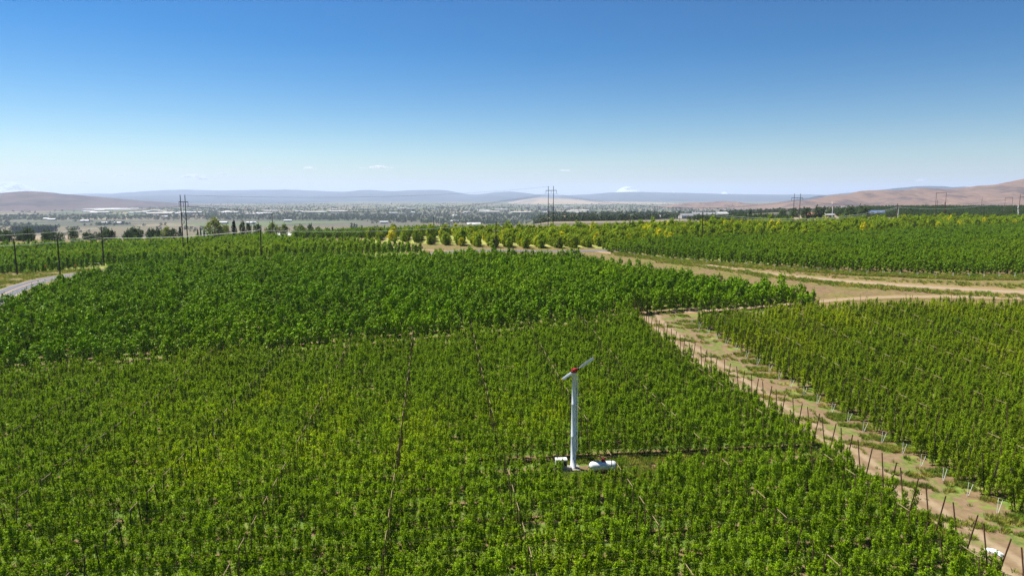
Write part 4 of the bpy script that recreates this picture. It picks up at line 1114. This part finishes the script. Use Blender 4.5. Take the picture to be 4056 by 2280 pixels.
for i, (kd, x, y, h, w, lab) in enumerate(TREES):
    v = KIND[kd][i % len(KIND[kd])]
    r0 = ob(NAME[kd], None, loc=(x, y, tz(x, y) - 0.3), rot=(0, 0, random.uniform(0, 6.28)), label=lab, category="tree", group="single trees beyond the orchards")
    q = w / WID[kd]; r0.scale = (q, q, h / 10.0 * 1.02)
    ob("trunk", v.trunk, r0); ob("crown", v.crown, r0)

# row of dark trees behind the left block, poplar block further out, all counted singly
rr = np.random.default_rng(610)
for i in range(56):
    x = -420 + i * 3.4 + rr.normal(0, 1); y = 455 + rr.normal(0, 12)
    v = KIND['dark'][i % 3]; h = rr.uniform(4.5, 8.0)
    r0 = ob("windbreak_tree", None, loc=(x, y, tz(x, y) - 0.3), rot=(0, 0, rr.uniform(0, 6.28)), label="dark tree in the windbreak behind the bright green block", category="tree", group="windbreak trees")
    r0.scale = (h / 11, h / 11, h / 10); ob("trunk", v.trunk, r0); ob("crown", v.crown, r0)
for i in range(48):
    u_, w_ = i % 16, i // 16
    x = -1372 + u_ * 6.6 + rr.normal(0, .8); y = 1880 + w_ * 14 + rr.normal(0, 2)
    v = KIND['pop'][i % 2]; h = rr.uniform(21, 24)
    r0 = ob("plantation_poplar", None, loc=(x, y, tz(x, y) - 0.5), rot=(0, 0, rr.uniform(0, 6.28)), label="dark poplar in the squared plantation standing alone in the valley fields", category="tree", group="poplar plantation")
    r0.scale = (3.4, 3.4, h / 10); ob("trunk", v.trunk, r0); ob("crown", v.crown, r0)
for i, (x, y, h) in enumerate([(-476, 2035, 24), (-470, 2042, 22), (-462, 2036, 20), (-446, 2035, 17), (-600, 1900, 10)]):
    v = KIND['pop'][i % 2]
    r0 = ob("valley_poplar", None, loc=(x, y, tz(x, y) - 0.5), label="upright dark poplar alone on the grey valley field", category="tree", group="poplars on the grey field")
    r0.scale = (3.0, 3.0, h / 10); ob("trunk", v.trunk, r0); ob("crown", v.crown, r0)

# ------------------------------------------------------------------ valley trees (far-off woods), buildings
rv = np.random.default_rng(700)
vv = [lobed_tree("valley_variant_%d" % i, rv, M['leaf_valley'], 10, 11, 0.2, 7, 84, 2.3, 0) for i in range(4)]
cv = make_collection("valley_source", vv)
n0 = 30000
px = rv.uniform(16, 100, n0); ta = rv.uniform(-0.80, 0.80, n0)
yy = 99.5 * F_PX / px; xx = ta * yy
nz_ = vnoise(xx / 260.0, yy / 420.0, 5) + 0.5 * vnoise(xx / 80.0, yy / 120.0, 6)
band = np.interp(px, [16, 22, 26, 33, 36, 42, 45, 54, 58, 66, 72, 100], [0.35, 0.5, 0.75, 0.8, 0.45, 0.5, 0.95, 0.95, 0.4, 0.20, 0.14, 0.10])
thr = rv.random(n0) < np.clip(band + 0.55 * nz_ * (band > 0.15), 0, 1)
thr &= ~((px > 72) & (nz_ < 0.45)) & ~((px > 58) & (px <= 72) & (nz_ < 0.25))
thr &= ~((ta < -0.5) & (px > 30) & (px < 46) & (nz_ < 0.35))
zt = terr(xx, yy); thr &= (zt < -45)
n1_ = 5200
y2 = rv.uniform(760, 1900, n1_); x2 = y2 * rv.uniform(0.03, 0.62, n1_)
nz2 = vnoise(x2 / 90.0, y2 / 120.0, 8)
k2 = (rv.random(n1_) < np.clip(0.35 + 0.8 * nz2, 0.03, 0.9)) & (terr(x2, y2) < 0) 
xx = np.r_[xx[thr], x2[k2]]; yy = np.r_[yy[thr], y2[k2]]
n_ = len(xx); sc = np.where(yy < 2000, 0.75, 1.0) * rv.uniform(0.6, 1.35, n_)
print("valley trees", n_)
scatter("valley_woods", dict(xyz=np.stack([xx, yy, terr(xx, yy)], 1), rot=np.stack([np.zeros(n_), np.zeros(n_), rv.uniform(0, 6.28, n_)], 1), scl=np.stack([sc * rv.uniform(.9, 1.6, n_), sc * rv.uniform(.9, 1.6, n_), sc], 1), vid=rv.integers(0, 4, n_), coll=cv), "hazy blue-green woods and shade trees spread over the valley")

def gable(name, w, d, h, rh, wall, roof):
    mb = MB(); x_, y_ = w / 2, d / 2
    mb.add([(-x_, -y_, 0), (x_, -y_, 0), (x_, y_, 0), (-x_, y_, 0), (-x_, -y_, h), (x_, -y_, h), (x_, y_, h), (-x_, y_, h), (-x_, 0, h + rh), (x_, 0, h + rh)],
           [(0, 1, 5, 4), (2, 3, 7, 6), (1, 2, 6, 9, 5), (3, 0, 4, 8, 7)])
    e = 0.5; hh = 0.25
    rf = MB(); rf.add([(-x_ - e, -y_ - e, h - e * rh / y_ + hh), (x_ + e, -y_ - e, h - e * rh / y_ + hh), (x_ + e, 0, h + rh + hh), (-x_ - e, 0, h + rh + hh), (-x_ - e, y_ + e, h - e * rh / y_ + hh), (x_ + e, y_ + e, h - e * rh / y_ + hh),
                       (-x_ - e, -y_ - e, h - e * rh / y_ + 0.02), (x_ + e, -y_ - e, h - e * rh / y_ + 0.02), (x_ + e, 0, h + rh + 0.02), (-x_ - e, 0, h + rh + 0.02), (-x_ - e, y_ + e, h - e * rh / y_ + 0.02), (x_ + e, y_ + e, h - e * rh / y_ + 0.02)],
                      [(0, 1, 2, 3), (3, 2, 5, 4), (7, 6, 9, 8), (8, 9, 10, 11), (0, 6, 7, 1), (5, 11, 10, 4), (1, 7, 8, 2), (2, 8, 11, 5), (6, 0, 3, 9), (9, 3, 4, 10)])
    return mb.mesh(name + "_wall", M[wall]), rf.mesh(name + "_roof", M[roof])
WT = [gable("warehouse_%d" % i, w, d, h, rh, 'wall_white', rf) for i, (w, d, h, rh, rf) in enumerate([(90, 34, 7, 3, 'roof_white'), (48, 26, 7, 2.5, 'roof_white'), (130, 40, 8, 3, 'roof_cream'), (30, 18, 6, 3, 'roof_white'), (62, 30, 9, 2, 'roof_cream')])]
rv = np.random.default_rng(800)
def put_building(x, y, k_, rz, name, label, group, z0=0.0):
    root = ob(name, None, loc=(x, y, tz(x, y) + z0), rot=(0, 0, rz), label=label, group=group, category="building")
    ob("wall", WT[k_][0], root); ob("roof", WT[k_][1], root)
for i in range(64):
    c_ = rv.random()
    if c_ < 0.62: p_ = rv.normal(40, 2.2); ta_ = rv.uniform(-0.62, 0.10)
    elif c_ < 0.80: p_ = rv.uniform(26, 36); ta_ = rv.uniform(-0.55, 0.22)
    else: p_ = rv.uniform(48, 74); ta_ = rv.uniform(-0.75, -0.05)
    y_ = 99.5 * F_PX / p_; x_ = ta_ * y_
    if tz(x_, y_) > -60: continue
    put_building(x_, y_, int(rv.integers(0, 5)) if p_ < 47 else 3, rv.normal(0.1, .25), "warehouse", "pale long-roofed warehouse in the hazy valley town" if p_ < 47 else "small pale-roofed farm shed among the valley fields",
                 "warehouses of the valley town" if p_ < 47 else "farm sheds in the valley")
# domed hall
dm = ob("domed_hall", None, loc=(-289, 3470, -70), label="white domed hall standing out in the valley town", category="building")
mb = lathe([(21, 0), (21, 3.2)], 28); ob("wall", mb.mesh("dome_wall", M['wall_white']), dm)
mb = lathe([(21.4, 3.2), (19.5, 5.6), (16, 7.8), (11, 9.6), (5.5, 10.8), (0.2, 11.2)], 28); ob("roof", mb.mesh("dome_roof", M['roof_white'], True), dm)
# town blocks
for i, (x_, y_, w_, h_) in enumerate([(205, 5200, 22, 30), (300, 5100, 26, 34), (245, 5000, 60, 16), (120, 5300, 18, 22)]):
    tb = ob("office_block", None, loc=(x_, y_, -70), label=["tan office block beside the taller one in the far town", "tallest pale office block in the far town", "long low pale block between the office towers", "small block at the edge of the far town centre"][i], category="building")
    mb = MB(); mb.box((0, 0, h_ / 2), (w_, 20, h_)); ob("wall", mb.mesh("block_wall", M['wall_tan' if i in (0, 1) else 'wall_white']), tb)
    mb = MB(); mb.box((0, 0, h_ + 0.8), (w_ + 1, 21, 1.6)); ob("roof", mb.mesh("block_roof", M['roof_cream']), tb)
    for q in range(3):
        mb = MB(); mb.box((0, -10.1, h_ * (0.2 + 0.27 * q)), (w_ * 0.85, 0.3, h_ * 0.1)); ob("window", mb.mesh("block_window", M['glass']), tb)

def house(x, y, rz, w, d, h, rh, wall, roof, label, name="house"):
    root = ob(name, None, loc=(x, y, tz(x, y)), rot=(0, 0, rz), label=label, category="house")
    a, b = gable(name, w, d, h, rh, wall, roof)
    ob("wall", a, root); ob("roof", b, root)
    for q in (-0.3, 0.0, 0.3):
        mb = MB(); mb.box((q * w, -d / 2 - 0.03, h * 0.55), (min(1.6, w * .14), 0.08, h * 0.38)); ob("window", mb.mesh("window", M['glass']), root)
    mb = MB(); mb.box((0.15 * w, -d / 2 - 0.03, 1.05), (1.1, 0.1, 2.1)); ob("door", mb.mesh("door", M['dark']), root)
house(288, 660, R(8), 16, 9, 3.2, 2.2, 'wall_tan', 'roof_red', "red-roofed shed before the dark trees near the wind machine", "shed")
house(371, 700, R(-20), 15, 10, 3.6, 3.0, 'wall_white', 'roof_blue', "blue-roofed house beside the broadest dark tree")
house(310, 672, R(5), 9, 6, 3.0, 0.6, 'wall_tan', 'roof_white', "low tan shed with white roof right of the distant wind machine", "shed")
house(244, 950, R(10), 24, 12, 4.0, 3.0, 'wall_white', 'roof_grey', "wide grey-roofed house below the poplar")
house(275, 980, R(-15), 34, 14, 4.5, 3.0, 'wall_tan', 'roof_grey', "long grey-roofed barn on the terrace", "barn")
house(305, 1000, R(20), 18, 10, 4.0, 2.6, 'wall_white', 'roof_white', "white house on the terrace beside the long barn")
house(212, 1010, R(0), 12, 9, 4.5, 2.4, 'wall_white', 'roof_white', "small white house at the end of the orange bank")
house(150, 1150, R(12), 30, 10, 3.5, 1.6, 'wall_white', 'roof_white', "long low white shed on the terrace below the trees", "shed")
house(-28, 500, R(8), 9, 5, 1.8, 1.2, 'wall_white', 'roof_white', "pale greenhouse roof just behind the bushy block", "greenhouse")
house(-62, 640, R(10), 20, 9, 4.0, 2.4, 'wall_white', 'roof_grey', "grey-roofed shed on the slope behind the bushy block", "shed")
house(-205, 620, R(-8), 20, 9, 3.5, 2.0, 'wall_white', 'roof_white', "white-roofed farmhouse behind the big light tree", "farmhouse")
house(-232, 640, R(5), 14, 8, 3.5, 2.0, 'wall_white', 'roof_white', "white-roofed shed near the dark twin poles", "shed")
house(600, 1240, R(-12), 12, 8, 3.0, 2.0, 'wall_white', 'roof_grey', "grey-roofed house at the foot of the brown hill")
house(690, 1260, R(10), 11, 8, 3.0, 2.0, 'wall_white', 'roof_white', "white house at the foot of the brown hill")

# orange cut banks on the terrace
def bank(x, y, w, h, label, rz=0.0):
    n, m = 26, 7; P = np.zeros((n, m, 3)); r = np.random.default_rng(int(abs(x)) + 3)
    for i in range(n):
        q = i / (n - 1); e = math.sin(math.pi * q) ** 0.5
        for j in range(m):
            s_ = j / (m - 1)
            P[i, j] = ((q - .5) * w, s_ * 22 + r.normal(0, .8), h * e * (s_ ** 0.8) * (1 + 0.2 * math.sin(q * 17 + s_ * 4)) - 0.5)
    ob("earth_bank", grid_mesh("earth_bank", P, M['orange_earth']), loc=(x, y, tz(x, y)), rot=(0, 0, rz), label=label, category="earth bank", kind="structure")
bank(112, 1250, 52, 9, "bare orange earth bank behind the tall twin poles", R(4))
bank(72, 1230, 26, 6, "small bare orange bank beside the larger one", R(-6))
bank(205, 1200, 34, 7, "bare orange bank before the terrace trees", R(6))
bank(235, 1180, 20, 5, "small bare orange bank near the houses", R(6))

# white netting over orchards below the bare hill, grey-brown fields
def flat_sheet(name, pts, z_, mat, label, cat):
    P = np.array([(a, b, z_) for a, b in pts])
    V = np.vstack([P, P - np.array([0, 0, 1.2])]); k_ = len(pts)
    mb = MB(); mb.add(V, [tuple(range(k_)), tuple(range(k_, 2 * k_))[::-1]] + [(i, k_ + i, k_ + (i + 1) % k_, (i + 1) % k_) for i in range(k_)])
    o = ob(name, mb.mesh(name, M[mat]), label=label, category=cat)
    for i in range(k_):
        q = P[i]; mb = MB(); mb.tube((q[0] * 0.998, q[1], -70.5), (q[0] * 0.998, q[1], z_ - 0.6), 0.4, k=5); ob("corner_post", mb.mesh("net_post", M['post_dark']), o)
flat_sheet("orchard_netting", [(-3560, 5330), (-3090, 5300), (-3030, 5620), (-3330, 5640)], -62, 'netting', "large white orchard netting at the foot of the bare hill", "netting")
flat_sheet("orchard_netting", [(-3230, 5080), (-2830, 5060), (-2800, 5260), (-3160, 5270)], -62.5, 'netting', "smaller strip of white netting beside the large one", "netting")
M['field_grey'] = row_floor("field_grey", 0.2, 6.0, 0, (0.075, 0.078, 0.050), 0.4, 0.2)
for q in ([(-760, 1760), (-130, 1760), (-190, 2350), (-960, 2300)], [(-1500, 1800), (-800, 1760), (-1050, 2300), (-1900, 2280)], [(-330, 2420), (150, 2450), (200, 2700), (-350, 2680)]):
    quad_patch("field", q, 0.5, M['field_grey'], 60)

# ------------------------------------------------------------------ grass tufts along path and road verges
rv = np.random.default_rng(900)
class Tuft: pass
M['grass'] = leaf_mat("grass_blade", (0.14, 0.22, 0.02), (0.34, 0.30, 0.06), 0.45, 0.65, 0.35)
tf = []
for i in range(4):
    n_ = 26; a = rv.uniform(0, 6.28, n_); rd = rv.uniform(0, 0.28, n_); ln = rv.uniform(0.10, 0.30, n_)
    b = np.stack([np.cos(a) * rd, np.sin(a) * rd, np.zeros(n_)], 1); w_ = np.stack([-np.sin(a), np.cos(a), np.zeros(n_)], 1) * 0.025
    tp = b + np.stack([np.cos(a) * ln * .5, np.sin(a) * ln * .5, ln], 1)
    V = np.stack([b - w_, b + w_, tp + w_ * .3, tp - w_ * .3], 1).reshape(-1, 3)
    q = Tuft(); q.obj = bpy.data.objects.new("grass_tuft_%d" % i, mesh_from("grass_tuft_%d" % i, V, np.arange(n_ * 4).reshape(n_, 4), [M['grass']], tint=rv.random(n_))); tf.append(q)
cgr = make_collection("grass_source", tf)
ny = 34000
y = 42 + 105 * rv.random(ny) ** 1.2; s_ = rv.random(ny); x = pl(y) + 0.2 + (pr(y) + 3.0 - pl(y)) * s_
nzg = vnoise(x / 1.3, y / 1.6, 12) + 0.5 * vnoise(x / 0.5, y / 0.5, 13)
vrow = ((-math.sin(ANG) * x + math.cos(ANG) * y) - V0A) / SP_A; alley = np.abs(vrow - np.round(vrow)) > 0.24
right = s_ > 0.66
wv = vnoise(x / 5.0, y / 5.0, 14)
nzg = nzg + rv.normal(0, 0.12, ny)
k = (right & (np.abs(vrow + 0.25 * wv - np.round(vrow + 0.25 * wv)) > 0.22) & (nzg > 0.12 - 0.6 * wv)) | (~right & (nzg > 0.62)) | ((s_ < 0.10) & (nzg > 0.15))
x, y = x[k], y[k]
nv_ = 18000; sv = rv.random(nv_) * dd[-1]
xv = np.interp(sv, dd, cfr[:, 0]) + rv.normal(0, 1.0, nv_); yv = np.interp(sv, dd, cfr[:, 1]) - 8.5 * rv.random(nv_) ** 1.3 + 3.0
drd = np.array([(160, 164), (127.7, 169), (105.6, 178), (88, 189), (73, 205), (62, 225), (51, 241)])
de = np.r_[0, np.cumsum(np.linalg.norm(np.diff(drd, axis=0), axis=1))]
se = rv.random(9000) * de[-1]; sd = np.where(rv.random(9000) < 0.6, -1, 1)
xe = np.interp(se, de, drd[:, 0]) + rv.normal(0, 1.5, 9000); ye = np.interp(se, de, drd[:, 1]) + sd * rv.uniform(5.2, 12.0, 9000)
ke = (rv.random(9000) < np.clip(0.30 + 0.35 * vnoise(xe / 7.0, ye / 3.0, 23) + 0.3 * vnoise(xe / 19.0, ye / 5.0, 24), 0.05, 0.85)) & (ye < np.interp(xe, cfr[:, 0], cfr[:, 1]) - 1)
xw = rv.uniform(-200, -140, 6000); yw = rv.uniform(196, 250, 6000)
kw = (vnoise(xw / 4.0, yw / 4.0, 21) > -0.1) & (xw < np.interp(yw, [180, 208, 226, 240, 250], [-143, -153, -157, -156, -150]))
kv = (vnoise(xv / 2.2, yv / 1.2, 17) + 0.4 * vnoise(xv / .7, yv / .7, 18)) > -0.15
x = np.r_[x, xv[kv], xw[kw], xe[ke]]; y = np.r_[y, yv[kv], yw[kw], ye[ke]]
n_ = len(x); sc = rv.uniform(0.7, 1.5, n_) * np.where(y > 160, 1.5, 1.0)
scatter("grass", dict(xyz=np.stack([x, y, terr(x, y) + 0.06], 1), rot=np.stack([np.zeros(n_), np.zeros(n_), rv.uniform(0, 6.28, n_)], 1), scl=np.stack([sc] * 3, 1), vid=rv.integers(0, 4, n_), coll=cgr), "green and dry grass tufts along the dirt path")

ng = 5000
ug = rv.uniform(9, 44, ng); vg_ = rv.uniform(64.6, 72.6, ng)
q = U[None] * ug[:, None] + N[None] * vg_[:, None]
kg = (np.abs(vg_ - 69.9) > 0.5) & (q[:, 0] < pl(q[:, 1])) & (vnoise(q[:, 0] / 1.5, q[:, 1] / 1.5, 19) > -0.35) & ~((np.abs(q[:, 0] - 6.5) < 2.2) & (np.abs(q[:, 1] - 71.3) < 1.4))
q = q[kg]; n_ = len(q); sc = rv.uniform(0.8, 1.6, n_)
scatter("grass", dict(xyz=np.stack([q[:, 0], q[:, 1], terr(q[:, 0], q[:, 1]) + 0.03], 1), rot=np.stack([np.zeros(n_), np.zeros(n_), rv.uniform(0, 6.28, n_)], 1), scl=np.stack([sc] * 3, 1), vid=rv.integers(0, 4, n_), coll=cgr), "bright green grass in the open alley beside the propane tank")

# ------------------------------------------------------------------ clouds above the haze
def cloud(x, y, z, w, h, seed, label):
    r = np.random.default_rng(seed); bm = bmesh.new(); nb = 16
    for i in range(nb):
        q = r.uniform(-.5, .5); e = 1 - (2 * abs(q)) ** 1.6
        s_ = h * (0.30 + 0.45 * r.random()) * (0.45 + 0.55 * e)
        ret = bmesh.ops.create_icosphere(bm, subdivisions=2, radius=1.0)
        ph = r.uniform(0, 6.28, 3)
        for v in ret['verts']:
            d = 1 + 0.18 * math.sin(v.co.x * 4 + ph[0]) + 0.15 * math.sin(v.co.y * 5 + ph[1]) + 0.15 * math.sin(v.co.z * 4 + ph[2])
            v.co = Vector((q * w + v.co.x * s_ * 2.2 * d, v.co.y * s_ * 1.6 * d + r.normal(0, .02) * w, max(-0.15 * h, v.co.z * s_ * 0.7 * d + h * 0.25 * e * r.random())))
    me = bpy.data.meshes.new("cloud"); bm.to_mesh(me); bm.free(); me.materials.append(M['cloud']); me.polygons.foreach_set("use_smooth", [True] * len(me.polygons))
    ob("cloud", me, loc=(x, y, z), label=label, category="cloud", group="small clouds near the horizon", kind="stuff")
DC = 42000.0
for i, (a, b, w, h, lab) in enumerate([(497, 447, 58, 11, "wide white cloud above the dark twin poles"), (520, 452, 22, 5, "small cloud low beside the wide one"), (215, 461, 34, 7, "faint cloud above the bare hill"), (315, 443, 16, 4, "tiny faint cloud high over the bare hill"),
                                       (955, 424, 80, 9, "longest flat cloud above the middle of the valley"), (785, 425, 22, 6, "small bright cloud before the longest one"), (680, 426, 14, 4, "tiny cloud far from the longest one"), (571, 440, 16, 4, "tiny cloud just past the wide one"),
                                       (1026, 457, 22, 4, "low thin cloud under the longest one"), (750, 461, 20, 4, "low thin cloud over the far ridge"), (1347, 441, 10, 3, "tiny cloud beside the tall twin poles"), (1421, 431, 22, 5, "small white cloud above the tall twin poles"), (2307, 455, 18, 8, "small lone cloud above the brown hill")]):
    cloud((a - 1288) / F_PX * DC, DC, CAM_H + (495 - b) / F_PX * DC, w / F_PX * DC, h / F_PX * DC, 30 + i, lab)

# ------------------------------------------------------------------ haze: even pale air over the whole place
t = NT("haze")
pv = t.n("ShaderNodeVolumePrincipled")
pv.inputs["Color"].default_value = (0.66, 0.785, 1.0, 1)
pv.inputs["Density"].default_value = HAZE
pv.inputs["Anisotropy"].default_value = 0.15
t.l(pv.outputs[0], t.out.inputs["Volume"])
mb = MB(); mb.box((0, 0, (720 - 72) / 2), (116000, 116000, 720 + 72))
ob("haze", mb.mesh("haze", t.m), kind="stuff")
